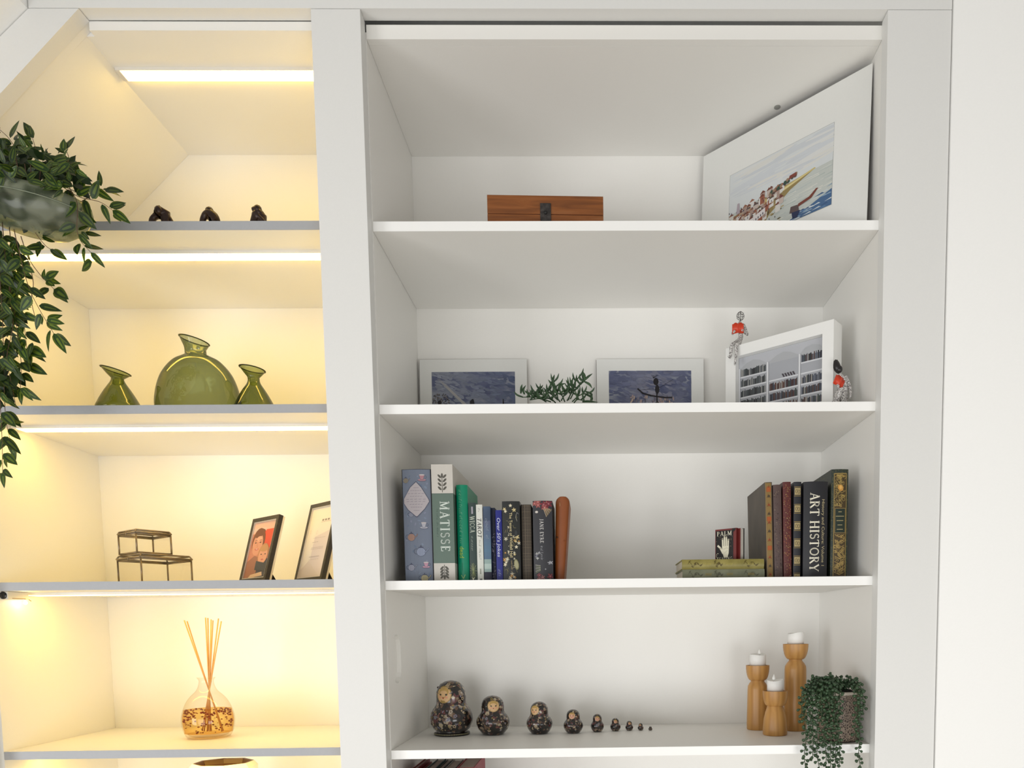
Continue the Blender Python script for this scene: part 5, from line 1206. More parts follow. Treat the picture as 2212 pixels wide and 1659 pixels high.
# --- green glass vases on shelf 2
GLASSG = glass_mat('green_glass', (.52,.58,.40), (.07,.095,.055), 1.6)
GLASSG2 = glass_mat('green_glass_small', (.44,.50,.22), (.04,.065,.02), 1.6)
def vase(label, cx_, Y, prof, neck, m, sy=1.0, yaw=0):
    """prof in px radii from top of body down: [(py, half width)], neck: (py_base, half, py_rim, half_rim, rim_dx, tilt)"""
    mpp = (DIST+Y)/F; base = P(cx_, 900, Y)
    t = thing('glass_vase', label, 'vase', (base.x, Y, LS2), yaw, group='green glass vases on the second lit shelf')
    def zz(py): return P(cx_, py, Y).z-LS2
    pts = [(h*mpp, zz(py)) for py, h in prof if zz(py) > .0]; pts = sorted(pts, key=lambda a: a[1])
    zb = pts[0][1]; r0 = pts[0][0]
    pts = [(r0*.72, .0), (r0*.84, .0015), (r0*.95, .008)] + [p for p in pts if p[1] > .012]
    pb, hb, pm, hm, pr, hr, dx, tilt = neck
    zr = zz(pr); zmid = zz(pm); z_b = zz(pb)
    bm = bmesh.new(); seg = 48; rings = []
    def ring(r, z, ox=0, tl=0, k=1): return [bm.verts.new((ox+r*math.cos(2*PI*i/seg), (sy if k else 1)*r*math.sin(2*PI*i/seg), z-tl*r*math.cos(2*PI*i/seg))) for i in range(seg)]
    # dense body by spline
    sp = curve_pts([(r, 0, z) for r, z in pts], 4)
    for p in sp: rings.append(ring(p.x, p.z))
    nb = len(rings)
    for i in range(1, 9):
        k = i/8; e = k*k*(3-2*k)
        if k < .45: r = hb+(hm-hb)*(k/.45); z = z_b+(zmid-z_b)*k/.45
        else: q_ = (k-.45)/.55; r = hm+(hr-hm)*q_**.95; z = zmid+(zr-zmid)*q_
        syk = sy+(1-sy)*min(1, k*2)
        rings.append([bm.verts.new((dx*mpp*e+r*mpp*math.cos(2*PI*j/seg), syk*r*mpp*math.sin(2*PI*j/seg), z-tilt*e*r*mpp*math.cos(2*PI*j/seg))) for j in range(seg)])
    top = rings[-1]
    for k2 in (.93,): rings.append([bm.verts.new((dx*mpp+hr*mpp*k2*math.cos(2*PI*j/seg), hr*mpp*k2*math.sin(2*PI*j/seg), zr-.001-tilt*hr*mpp*k2*math.cos(2*PI*j/seg))) for j in range(seg)])
    for a_, b2 in zip(rings, rings[1:]):
        for k in range(seg): f = bm.faces.new([a_[k], a_[(k+1) % seg], b2[(k+1) % seg], b2[k]]); f.smooth = True
    f = bm.faces.new(rings[0][::-1])
    obj('glass_body', bm, m, t)
    # thicker lip
    bm = bmesh.new(); add_tube(bm, [(dx*mpp+hr*mpp*math.cos(2*PI*j/32), hr*mpp*math.sin(2*PI*j/32), zr-tilt*hr*mpp*math.cos(2*PI*j/32)) for j in range(33)], .0014, 6, caps=False)
    obj('lip', bm, glass_mat('green_lip', (.16,.22,.08), (.02,.03,.01)), t)
vase('large rounded green glass vase with tilted neck, middle of three', 430, .175,
     [(766,22),(772,33),(780,47),(795,61),(812,72),(830,79),(850,84),(875,87),(900,84),(915,74)], (762,21.5,752,20.5,735,28,-1.5,.24), GLASSG, sy=.62)
vase('small conical green glass vase, left of the large one', 259, .15,
     [(823,12.5),(830,16),(845,25),(860,33),(873,39),(885,43),(897,43),(905,38)], (819,11.5,817,11.5,801,27,-3,.26), GLASSG2)
vase('small conical green glass vase, right of the large one', 552, .15,
     [(823,11.5),(830,14),(845,23),(860,31),(873,37),(885,41),(897,41),(905,36)], (819,11.5,815,11.5,797,25,-2,.14), GLASSG2)

# --- stacked glass boxes on shelf 3
BRASS = mat('antique_brass', (.26,.20,.13), .35, metal=.7, noise=.3, scale=90)
CLEAR = glass_mat('clear_glass', (.985,.98,.96), (.90,.85,.74), 1.35)
def glass_box(label, pl, pf, pr, yt_f, yb, zb, Yc_, open_h=None):
    """pl,pf,pr: pixel x of left, front and right vertical edges"""
    sc_ = (DIST+Yc_)/F; L = (pf-pl)*sc_; R = (pr-pf)*sc_
    A = Vector((-L, L*.72, 0)); s_l = A.length; Bn = Vector((A.y, -A.x*1.0, 0)).normalized()  # perpendicular going right/back
    Bn = Vector((abs(A.y), abs(A.x), 0)).normalized(); s_r = R/Bn.x
    f0 = P(pf, yb, Yc_); H = P(pf, yt_f, Yc_).z-zb
    t = thing('glass_box', label, 'glass box', (f0.x, Yc_, zb), group='two stacked glass trinket boxes')
    c = [Vector((0, 0, 0)), A, A+Bn*s_r, Bn*s_r]
    hl = H*.86
    bm = bmesh.new(); r = .0026
    for p in c: add_tube(bm, [p+Vector((0, 0, .001)), p+Vector((0, 0, hl-.002))], r, 4)
    for z in (r+.0004, hl-.002):
        for i in range(4): add_tube(bm, [c[i]+Vector((0, 0, z)), c[(i+1) % 4]+Vector((0, 0, z))], r*.9, 4)
    obj('brass_frame', bm, BRASS, t)
    m = sum(c, Vector())/4; lid = [m+(p-m)*1.03 for p in c]; bm = bmesh.new()
    for z, s in ((hl+.002, 1), (H-.001, .93)):
        q_ = [m+(p-m)*1.03*s+Vector((0, 0, z)) for p in c]
        for i in range(4): add_tube(bm, [q_[i], q_[(i+1) % 4]], r*.9, 4)
    for p in c: add_tube(bm, [m+(p-m)*1.03+Vector((0, 0, hl+.002)), m+(p-m)*1.03*.93+Vector((0, 0, H-.001))], r*.8, 4)
    obj('lid_frame', bm, BRASS, t)
    for i in range(4):
        bm = bmesh.new(); a_, b2 = c[i], c[(i+1) % 4]; d_ = (b2-a_)
        bm.faces.new([bm.verts.new(v) for v in (a_+d_*.02+Vector((0,0,.004)), b2-d_*.02+Vector((0,0,.004)), b2-d_*.02+Vector((0,0,hl-.004)), a_+d_*.02+Vector((0,0,hl-.004)))])
        obj('glass_pane', bm, CLEAR, t)
    bm = bmesh.new(); bm.faces.new([bm.verts.new(m+(p-m)*.94+Vector((0, 0, H-.0012))) for p in c]); obj('lid_glass', bm, CLEAR, t)
    bm = bmesh.new(); bm.faces.new([bm.verts.new(m+(p-m)*.97+Vector((0, 0, .0028))) for p in c]); obj('mirror_base', bm, mat('silvered_base', (.6,.6,.58), .15, metal=.9), t)
    bm = bmesh.new(); add_tube(bm, curve_pts([c[0]*.5+c[1]*.5+Vector((0,-.002,hl-.004)), c[0]*.5+c[1]*.5+Vector((0,-.004,hl+.001)), c[0]*.5+c[1]*.5+Vector((0,-.002,hl+.005))], 3), .0013, 5); obj('clasp', bm, BRASS, t)
    return t, H, c
b1, HB, cc = glass_box('larger clear glass box with dark brass edges, under a smaller one', 218, 307, 368, 1194.5, 1256, LS3, .10)
b2_, HB2, _ = glass_box('smaller clear glass box with dark brass edges, on top of the larger one', 229, 296, 337, 1142.5, 1194, LS3+HB+.0016, .118)

# --- two standing photo frames on shelf 3
BLACKF = mat('black_grained_frame', (.022,.018,.016), .4, noise=.5, scale=180, bump=.3)
SILV = mat('silver_slip', (.62,.60,.58), .3, metal=.5)
CREAMB = mat('cream_backing', (.70,.62,.48), .7)
def photo_frame(label, BLx, BLy, Yl, BRx, Yr, TLy, TLx, H_true, draw, bw=.011):
    a, b = P(BLx, BLy, Yl), P(BRx, BLy-2, Yr); v = Vector((b.x-a.x, Yr-Yl, 0)); ang = math.atan2(v.y, v.x); W = v.length
    H = H_true
    lean = .27
    t = thing('photo_frame', label, 'photo frame', (a.x, Yl, LS3), group='black photo frames on the third lit shelf')
    piv = Matrix.Rotation(ang, 4, 'Z') @ Matrix.Rotation(-lean, 4, 'X')
    def put(o): 
        o.data.transform(piv); return o
    bm = bmesh.new(); d_ = .012
    for x0, x1, z0, z1 in ((0, bw, 0, H), (W-bw, W, 0, H), (bw, W-bw, 0, bw), (bw, W-bw, H-bw, H)): add_box(bm, x0, x1, 0, d_, z0, z1)
    put(obj('frame', bm, BLACKF, t))
    bm = bmesh.new(); s = .0022
    for x0, x1, z0, z1 in ((bw, bw+s, bw, H-bw), (W-bw-s, W-bw, bw, H-bw), (bw+s, W-bw-s, bw, bw+s), (bw+s, W-bw-s, H-bw-s, H-bw)): add_box(bm, x0, x1, .0008, .006, z0, z1)
    put(obj('slip', bm, SILV, t))
    put(box('backing', .001, W-.001, d_+.0002, d_+.006, .001, H-.001, CREAMB, t))
    fl = Flat(lambda u, v_, hh: piv @ Vector((u, .0045-hh, v_)), window=(bw+s, bw+s, W-bw-s, H-bw-s)); draw(fl, bw+s, bw+s, W-bw-s, H-bw-s); fl.build('photo', t)
    # easel leg from the back down to the shelf
    top = piv @ Vector((W*.5, d_+.006, H*.34)); n_ = Vector((-math.sin(ang), math.cos(ang), 0)); ft = Vector((top.x, top.y, 0))+n_*.028; ax_ = Vector((math.cos(ang), math.sin(ang), 0))
    bm = bmesh.new(); th = n_*.003
    pts = [top-ax_*.008, top+ax_*.008, ft+ax_*.018+Vector((0,0,.0005)), ft-ax_*.018+Vector((0,0,.0005))]
    lo = [bm.verts.new(p) for p in pts]; hi = [bm.verts.new(p+th) for p in pts]; bm.faces.new(lo); bm.faces.new(hi[::-1])
    for i in range(4): bm.faces.new([lo[i], hi[i], hi[(i+1) % 4], lo[(i+1) % 4]])
    bmesh.ops.recalc_face_normals(bm, faces=bm.faces); obj('easel_leg', bm, mat('black_felt', (.012,.01,.01), .9), t)
    zm = min((o.matrix_basis @ v_.co).z for o in t.children for v_ in o.data.vertices)
    for o in t.children: o.data.transform(Matrix.Translation((0, 0, -zm)))
    return t
def people(fl, a, b, c, d):
    w, h = c-a, d-b; X = lambda k: a+w*k; Z = lambda k: b+h*k
    fl.rect(a, b, c, d, (.50,.20,.13)); fl.rect(X(0), Z(.80), X(1), Z(1), (.66,.40,.30)); fl.rect(X(.40), Z(.52), X(1), Z(.86), (.62,.07,.035)); fl.rect(X(0), Z(.84), X(.6), Z(.9), (.6,.45,.38))
    fl.poly([(X(0), Z(0)), (X(1), Z(0)), (X(1), Z(.20)), (X(.7), Z(.34)), (X(.3), Z(.40)), (X(0), Z(.30))], (.30,.13,.085)); fl.poly([(X(.5), Z(0)), (X(1), Z(0)), (X(1), Z(.32)), (X(.8), Z(.34)), (X(.55), Z(.22))], (.05,.05,.07)); fl.poly([(X(.2), Z(0)), (X(.85), Z(.03)), (X(.8), Z(.10)), (X(.3), Z(.06))], (.60,.42,.28))
    # adult: hair, face, features
    fl.disc(X(.34), Z(.66), w*.30, h*.24, (.16,.055,.03), 18, True, .15); fl.disc(X(.33), Z(.60), w*.235, h*.20, (.58,.27,.17), 20, True, .1); fl.disc(X(.34), Z(.80), w*.24, h*.07, (.16,.055,.03), 14, True, .2)
    fl.disc(X(.37), Z(.70), w*.13, h*.05, (.64,.34,.23), 12)
    for k in (.23, .45): fl.disc(X(k), Z(.635), w*.045, h*.010, (.06,.03,.03), 10); fl.line([(X(k-.06), Z(.672)), (X(k+.05), Z(.678))], h*.008, (.15,.06,.04))
    fl.line([(X(.34), Z(.64)), (X(.32), Z(.57)), (X(.37), Z(.565))], h*.006, (.40,.16,.10)); fl.disc(X(.34), Z(.515), w*.09, h*.018, (.45,.07,.06), 12); fl.disc(X(.34), Z(.518), w*.06, h*.006, (.75,.62,.55), 10)
    # child
    fl.disc(X(.70), Z(.42), w*.24, h*.185, (.42,.20,.09), 18); fl.disc(X(.70), Z(.385), w*.20, h*.15, (.60,.29,.18), 18); fl.disc(X(.70), Z(.515), w*.2, h*.06, (.45,.23,.10), 14)
    for k in (.62, .80): fl.disc(X(k), Z(.41), w*.036, h*.010, (.05,.03,.03), 10)
    fl.disc(X(.71), Z(.315), w*.06, h*.012, (.45,.10,.08), 10); fl.line([(X(.71), Z(.40)), (X(.70), Z(.36))], h*.006, (.42,.18,.12))
    fl.poly([(X(.45), Z(.30)), (X(.95), Z(.24)), (X(.95), Z(.10)), (X(.45), Z(.14))], (.045,.05,.06))
def certificate(fl, a, b, c, d):
    w, h = c-a, d-b; X = lambda k: a+w*k; Z = lambda k: b+h*k
    fl.rect(a, b, c, d, (.62,.54,.50)); fl.poly([(X(.0), Z(.12)), (X(.35), Z(.25)), (X(.35), Z(.58)), (X(1), Z(.66)), (X(1), Z(1)), (X(0), Z(1))], (.70,.64,.55)); fl.poly([(X(0), Z(0)), (X(.9), Z(0)), (X(.3), Z(.24)), (X(0), Z(.10))], (.60,.52,.46))
    for k in range(3): fl.rect(X(.52+.12*k), Z(.80), X(.60+.12*k), Z(.825), (.25,.20,.18))
    fl.line([(X(.5), Z(.785)), (X(.9), Z(.785))], .0006, (.3,.12,.1))
    q = random.Random(2)
    for v, n_, w2 in [(.56, 6, .0006), (.50, 3, .0010), (.42, 6, .0008), (.40, 6, .0007), (.29, 5, .0012), (.25, 5, .0006)]:
        for k in range(n_): fl.line([(X(.30+.09*k), Z(v)), (X(.30+.09*k+.07), Z(v+.002))], w2, (.33,.27,.25), k == 0)
    for k, zz_ in ((.12, .66), (.42, .64)): fl.line(_arc(X(k), Z(zz_), .004, .005, 0, 330, 10), .0006, (.55,.46,.42))
photo_frame('small black photo frame showing a woman and child on red', 514.5, 1248, .215, 571, .125, 1114, 537, .188, people)
photo_frame('larger black frame holding a pale certificate, beside the upright', 633.5, 1247, .215, 693, .115, 1089, 662, .228, certificate)

# --- reed diffuser on shelf 4
b0 = PZ(452, 1592, LS4); Yd = b0.y; mpp = (DIST+Yd)/F
t = thing('reed_diffuser', 'round glass reed diffuser with amber liquid and wooden reeds', 'diffuser', (b0.x, Yd, LS4))
def zz(py): return P(452, py, Yd).z-LS4
pr = [(35,1597),(42,1590),(48.5,1577),(51.5,1560),(51,1545),(47,1530),(40,1514),(31,1502),(22,1493),(17,1484),(14.5,1474),(15,1468),(18.5,1463)]
pr = [(r*mpp, max(0, zz(py))) for r, py in pr]; pr[0] = (33*mpp, 0)
sp = curve_pts([(r, 0, z) for r, z in pr], 3)
bm = bmesh.new(); add_lathe(bm, [(p.x, max(0, p.z)) for p in sp], 44, caps=False); add_lathe(bm, [(.0005, .0001), (33*mpp, .0001)], 44, caps=False)
obj('glass_bottle', bm, CLEAR, t)
zl = zz(1532); zf_ = zz(1581)
lp_prof = [(p.x*.955, p.z) for p in sp if zf_ <= p.z <= zl]
bm = bmesh.new(); add_lathe(bm, [(.0005, zf_)] + [(lp_prof[0][0], zf_)] + lp_prof + [(lp_prof[-1][0], zl), (.0005, zl)], 44, caps=False)
obj('amber_liquid', bm, glass_mat('amber_liquid', (.975,.84,.52), (.92,.66,.30), 1.15), t)
bm = bmesh.new(); add_lathe(bm, [(.0005, .003), (30*mpp, .003), (38*mpp, zf_*.5), (41*mpp, zf_-.002), (.0005, zf_-.001)], 40, caps=False); obj('glass_base', bm, glass_mat('thick_glass', (.97,.95,.90), (.88,.82,.70), 1.3), t)
REED = ramp_mat('reed_wood', 'noise', 18, [(.3, (.52,.24,.07)), (.7, (.72,.42,.16))], .6, vec=(1, 1, .12))
q = random.Random(3)
def RP(px, py, dy): p = P(px, py, Yd+dy); return p-Vector(t.location)
for (x0, y0, x1, y1, d0, d1) in [(475,1575,398,1340,.02,-.01),(468,1578,404,1342,.0,.01),(435,1577,444,1334,.01,.0),(440,1578,449,1335,-.015,.008),(446,1578,456,1338,.02,-.008),(462,1578,460,1340,-.01,.012),(432,1577,472,1336,-.02,.0),(428,1576,478,1342,.012,-.01)]:
    bm = bmesh.new(); n_ = RP((x0+x1)*.5+(452-(x0+x1)*.5)*.85, 1468, 0); a_ = RP(x0, y0, d0); e_ = RP(x1, y1, d1)
    nx_ = 452+(x1-452)*.16; nk = RP(nx_, 1468, d1*.15); a_ = nk+(nk-e_)*((nk.z-zf_-.002)/(e_.z-nk.z)); 
    lim = math.hypot(a_.x, a_.y)
    if lim > 36*mpp: a_.x *= 36*mpp/lim; a_.y *= 36*mpp/lim
    add_tube(bm, [a_, nk, e_], .0017, 6); obj('reed', bm, REED, t)
BERRY = mat('dark_red_petals', (.20,.022,.008), .6, noise=.5, scale=120)
def rz(z):
    for (r0, z0), (r1, z1) in zip(lp_prof, lp_prof[1:]):
        if z0 <= z <= z1: return r0+(r1-r0)*(z-z0)/(z1-z0+1e-9)
    return lp_prof[0][0]
bm = bmesh.new()
for _ in range(190):
    z = q.choice([zl-abs(q.gauss(0, .006))-.002, q.uniform(zf_+.003, zl-.003)]); z = max(zf_+.003, min(zl-.002, z)); r = max(.01, rz(z)-.003-.004*q.random()); a_ = q.uniform(0, 2*PI); s = q.uniform(.0018, .0042)
    n0 = len(bm.verts); res = bmesh.ops.create_icosphere(bm, subdivisions=1, radius=s); bmesh.ops.scale(bm, vec=(1, 1, q.uniform(.4, .9)), verts=res['verts']); bmesh.ops.translate(bm, vec=(r*math.cos(a_), r*math.sin(a_), z), verts=res['verts'])
obj('floating_petals', bm, BERRY, t, kind='stuff')

# --- silver bowl rim at the bottom edge, on the shelf below
Yb = .22; a, b_ = P(418, 1661, Yb), P(549, 1656, Yb); ztop = P(483, 1652.5, Yb-.05).z
t = thing('white_vessel', 'glossy white faceted vessel with dark opening, only its rim in view', 'vessel', ((a.x+b_.x)/2, Yb, LS5))
Hv = ztop-LS5; rv = (b_.x-a.x)/2
bm = bmesh.new(); n = 8; rings = []
for r, z in [(.045, 0), (.05, .004), (.075, .10), (.092, .20), (rv*1.06, Hv-.012), (rv*.94, Hv), (rv*.86, Hv-.0005), (rv*.80, Hv-.014), (.03, Hv-.05)]:
    rings.append([bm.verts.new((r*math.cos(2*PI*(k+.5)/n), r*.85*math.sin(2*PI*(k+.5)/n), z)) for k in range(n)])
for i, (a_, b2) in enumerate(zip(rings, rings[1:])):
    for k in range(n): f = bm.faces.new([a_[k], a_[(k+1) % n], b2[(k+1) % n], b2[k]]); f.material_index = 1 if i >= 5 else 0
bm.faces.new(rings[0][::-1]); f = bm.faces.new(rings[-1]); f.material_index = 1
obj('vessel_body', bm, [mat('gloss_white', (.80,.78,.72), .12), mat('dark_inside', (.10,.045,.02), .4)], t)

# --- little sensor lamp unit at the left under shelf 3
t = thing('light_sensor', 'small white lamp sensor with round black eye under the third lit shelf', 'sensor', (LX0+.0145, .070, LZ[2]-LT))
hw = .0130
box('housing', -hw, hw, -.034, .036, -.0205, -.0004, mat('sensor_plastic', (.74,.71,.64), .4), t, bev=.0015)
box('label_strip', hw, hw+.0003, -.020, .026, -.0185, -.0165, mat('tan_line', (.45,.33,.20), .6), t)
bm = bmesh.new(); add_lathe(bm, [(.0005, -.0018), (.0085, -.0018), (.0095, -.0010), (.0095, .001)], 24)
o = obj('black_eye', bm, mat('black_lens', (.01,.01,.01), .15), t); o.data.transform(Matrix.Rotation(-PI/2, 4, 'X')); o.location = (.0015, -.0340, -.0105)
bm = bmesh.new(); add_tube(bm, curve_pts([(.006, .034, -.016), (.010, .038, -.018), (.016, .040, -.023)], 4), .0012, 6); obj('wire', bm, mat('brown_wire', (.12,.06,.02), .5), t)
bm = bmesh.new(); bmesh.ops.create_icosphere(bm, subdivisions=2, radius=.0048); o = obj('led_spot', bm, emit_mat('led_spot', (1, .85, .5), 40), t, smooth=True); o.location = (.008, .030, -.0272)
bm = bmesh.new(); add_tube(bm, [(.008, .030, -.0235), (.008, .030, -.0195)], .0018, 6); obj('led_lead', bm, ALU, t)

# ================================================================== HANGING PLANT
Yh = -.13
LEAFM = bpy.data.materials.new('variegated_leaf'); LEAFM.use_nodes = True
n_ = LEAFM.node_tree.nodes; l_ = LEAFM.node_tree.links; bs = n_['Principled BSDF']
at_ = n_.new('ShaderNodeAttribute'); at_.attribute_name = 'Col'; oi = n_.new('ShaderNodeObjectInfo')
mr = n_.new('ShaderNodeMapRange'); mr.inputs[3].default_value = .55; mr.inputs[4].default_value = 1.25; l_.new(oi.outputs['Random'], mr.inputs[0])
vm = n_.new('ShaderNodeVectorMath'); vm.operation = 'SCALE'; l_.new(at_.outputs['Color'], vm.inputs[0]); l_.new(mr.outputs[0], vm.inputs['Scale']); l_.new(vm.outputs[0], bs.inputs['Base Color'])
bs.inputs['Roughness'].default_value = .42; bs.inputs['Subsurface Weight'].default_value = 0
tr = n_.new('ShaderNodeBsdfTranslucent'); l_.new(vm.outputs[0], tr.inputs[0]); mxs = n_.new('ShaderNodeMixShader'); mxs.inputs[0].default_value = .38
l_.new(bs.outputs[0], mxs.inputs[1]); l_.new(tr.outputs[0], mxs.inputs[2]); l_.new(mxs.outputs[0], n_['Material Output'].inputs[0])
def leaf_mesh(name, wk, curl):
    """unit leaf along +Y, normal +Z; three stripes either side of the midrib"""
    bm = bmesh.new(); cl = bm.loops.layers.float_color.new('Col'); rows_ = []; N = 9
    for i in range(N):
        k = i/(N-1); w = wk*math.sin(PI*min(1, k**.72*1.0))**.85*(1-.15*k) if 0 < k < 1 else .002
        row = []
        for j, s in enumerate((-1, -.62, -.25, 0, .25, .62, 1)):
            row.append(bm.verts.new((s*w, k, -curl*k*k+.10*abs(s)*w/wk*.22-.0)))
        rows_.append(row)
    DKG, MID, LT_ = (.014,.042,.010), (.026,.066,.012), (.10,.165,.02)
    sc_ = [(.075,.12,.012), DKG, LT_, LT_, DKG, (.075,.12,.012)]
    for i in range(N-1):
        for j in range(6):
            f = bm.faces.new([rows_[i][j], rows_[i][j+1], rows_[i+1][j+1], rows_[i+1][j]]); f.smooth = True
            c = sc_[j]
            if j in (2, 3) and (i < 2 or i > 5): c = MID
            for lo in f.loops: lo[cl] = (*c, 1)
    me = bpy.data.meshes.new(name); bm.to_mesh(me); bm.free(); me.materials.append(LEAFM); return me
LM = [leaf_mesh('leaf', .24, .10), leaf_mesh('leaf', .20, .22), leaf_mesh('leaf', .27, .05)]
pc = P(72, 452, Yh)
t = thing('hanging_plant', 'trailing variegated plant hanging in a cloudy green glass pot at upper left', 'plant', pc)
org = Vector(t.location)
VINE = mat('vine_stem', (.085,.045,.022), .6)
q = random.Random(202)
leaves = 0
def leaf(pos, dirv, L, facing=None):
    """place a leaf at pos growing along dirv (both local)"""
    global leaves
    if leaves >= 298: return
    f_ = facing or Vector((q.uniform(-.55, .55), -1, q.uniform(-.35, .55))).normalized()
    y = dirv.normalized(); z = (f_-y*f_.dot(y)); z = z.normalized() if z.length > .05 else y.orthogonal().normalized(); x = y.cross(z)
    M = Matrix((x, y, z)).transposed().to_4x4(); M = Matrix.Translation(pos) @ M @ Matrix.Diagonal((L*q.uniform(.85, 1.1), L, L, 1))
    o = bpy.data.objects.new('leaf', q.choice(LM)); C.objects.link(o); o.parent = t; o.matrix_basis = M; leaves += 1
def VP(px, py, dy=0): return P(px, py, Yh+dy)-org
def pxdir(dx, dy_, dep=0): return Vector((dx, dep, -dy_)).normalized()
mppx = (DIST+Yh)/F
def vine(path, dys=(0, 0), every=26, Lr=(30, 44), tip=True, seedside=1, r=.0009, skip=0.0):
    """path in pixels; leaves in alternating pairs"""
    n = len(path); pts = [VP(x, y, dys[0]+(dys[1]-dys[0])*i/(n-1)+q.uniform(-.004, .004)) for i, (x, y) in enumerate(path)]
    C_ = curve_pts(pts, 5); bm = bmesh.new(); add_tube(bm, C_, r, 5, r1=r*.6); obj('vine', bm, VINE, t)
    acc = every*mppx*.6; side = seedside
    for a_, b2 in zip(C_, C_[1:]):
        sl = (b2-a_).length; tn_ = (b2-a_).normalized()
        while acc < sl:
            if q.random() > skip:
                p = a_+tn_*acc; sd = Vector((tn_.z, 0, -tn_.x))*side; d_ = (tn_*q.uniform(.3, .9)+sd*q.uniform(.6, 1.1)+Vector((0, q.uniform(-.5, .3), -.12))).normalized()
                L = q.uniform(*Lr)*mppx; leaf(p+d_*.003, d_, L)
            side = -side; acc += every*mppx*q.uniform(.35, .75)
        acc -= sl
    if tip: leaf(C_[-1], (C_[-1]-C_[-3]).normalized(), q.uniform(*Lr)*mppx*1.05, Vector((q.uniform(-.2, .2), -1, .2)))
# explicit outlying leaves (base px, tip px, depth)
for bx, by, tx, ty in [(73,298,47,261),(36,303,30,280),(68,300,24,308),(137,328,136,296),(140,330,118,318),(219,402,210,366),(226,410,265,411),(245,452,271,439),(245,462,262,478),(172,463,207,479),(176,447,170,462),(163,492,133,510),(183,504,219,507),(176,500,193,518),(170,497,192,485),(182,532,224,535),(168,527,164,547),(199,565,171,584),(97,532,50,535),(108,538,134,557),(91,514,120,522),(92,510,116,493),(85,505,83,492),(99,601,126,585),(94,604,93,579),(100,606,117,617),(117,625,146,645),(105,622,76,640),(66,562,55,545),(102,690,134,679),(118,722,153,748),(100,697,126,711),(88,680,90,702),(58,752,98,770),(60,788,98,807),(55,762,62,776),(70,740,58,772),(45,838,65,862),(28,912,53,910),(15,910,0,925),(22,950,28,988),(10,990,14,1010),(5,1022,3,1043)]:
    a_, b2 = VP(bx, by, q.uniform(-.02, .01)), VP(tx, ty, q.uniform(-.03, .02)); leaf(a_, b2-a_, (b2-a_).length, Vector((q.uniform(-.3, .3), -1, q.uniform(-.1, .5))))
for i in range(104):   # dense crown over the pot
    px_, py_ = q.uniform(-70, 165), q.uniform(318, 412); 
    if px_ > 90: py_ = max(py_, 352)
    if px_ < 0: py_ = q.uniform(300, 470)
    a_ = VP(px_, py_, q.uniform(-.10, -.02)); d_ = Vector((q.uniform(-1, 1), q.uniform(-.6, .2), q.uniform(-.5, .7))); leaf(a_, d_, q.uniform(24, 38)*mppx)
V_ = [([(75,370),(82,345),(76,318),(70,298)], 40), ([(20,360),(35,330),(20,300),(-6,275)], 40), ([(130,370),(148,345),(143,325),(139,315)], 40),
      ([(120,390),(160,412),(205,407),(222,409)], 40), ([(130,400),(170,425),(215,436),(243,454)], 30), ([(150,405),(167,440),(166,492),(174,520),(196,545)], 44),
      ([(60,470),(78,505),(98,530),(112,540)], 70), ([(45,510),(62,558),(88,595),(116,624)], 70), ([(30,495),(45,560),(62,620),(85,668),(116,720)], 32), ([(20,490),(28,560),(45,640),(52,700),(58,752)], 26),
      ([(5,480),(12,560),(25,640),(38,720),(46,790),(44,838)], 26), ([(-5,480),(0,600),(6,700),(8,800),(12,900),(22,950)], 30), ([(-15,500),(-12,640),(-4,760),(0,860),(4,940),(6,1020)], 34), ([(35,560),(20,620),(28,700),(15,770),(25,830),(35,880)], 34), ([(60,560),(72,610),(68,650),(80,700)], 32), ([(-30,480),(-32,600),(-25,720)], 34)]
for i, (p_, ev) in enumerate(V_): vine(p_, (-.01-.015*(i % 3), .012*(i % 4)-.02), ev, skip=.0)
# the leaves beyond the first three hundred, joined
bm = bmesh.new(); cl = bm.loops.layers.float_color.new('Col')
def joined_leaf(pos, dirv, L):
    f_ = Vector((q.uniform(-.7, .7), -1, q.uniform(-.5, .5))).normalized(); y = dirv.normalized(); z = (f_-y*f_.dot(y)).normalized(); x = y.cross(z)
    ws = [(0, 0), (.17, .22), (.24, .45), (.17, .75), (0, 1)]; c1, c2, c3 = [], [], []
    for w_, k in ws:
        m = pos+y*(k*L)-z*(.10*k*k*L); c2.append(bm.verts.new(m)); c1.append(bm.verts.new(m-x*w_*L+z*.03*L)); c3.append(bm.verts.new(m+x*w_*L+z*.03*L))
    col = q.choice([(.010,.028,.008), (.016,.042,.010), (.03,.065,.012)])  # darker greens: silhouette shade of the leaf mass put into the colour
    for A_, B_ in ((c1, c2), (c2, c3)):
        for a_, b2 in zip(range(4), range(1, 5)):
            f = bm.faces.new([A_[a_], B_[a_], B_[b2], A_[b2]]); f.smooth = True
            for lo in f.loops: lo[cl] = (*col, 1)
for i in range(190):
    px_, py_ = q.uniform(-80, 168), q.uniform(318, 420)
    if px_ > 80: py_ = max(py_, 340+(px_-80)*.45)
    if px_ < 10: py_ = q.uniform(300, 500)
    joined_leaf(VP(px_, py_, q.uniform(-.06, .06)), Vector((q.uniform(-1, 1), q.uniform(-.5, .5), q.uniform(-.6, .7))), q.uniform(26, 40)*mppx)
for i in range(130):
    py_ = q.uniform(500, 860); px_ = q.uniform(-60, max(12, 62-(py_-500)*.09)); joined_leaf(VP(px_, py_, q.uniform(-.02, .05)), Vector((q.uniform(-1, 1), q.uniform(-.4, .4), q.uniform(-1, .2))), q.uniform(26, 40)*mppx)
me_ = bpy.data.meshes.new('inner_foliage'); bm.to_mesh(me_); bm.free(); me_.materials.append(LEAFM); o = bpy.data.objects.new('inner_foliage', me_); C.objects.link(o); o.parent = t; o['kind'] = 'stuff'
bm = bmesh.new()
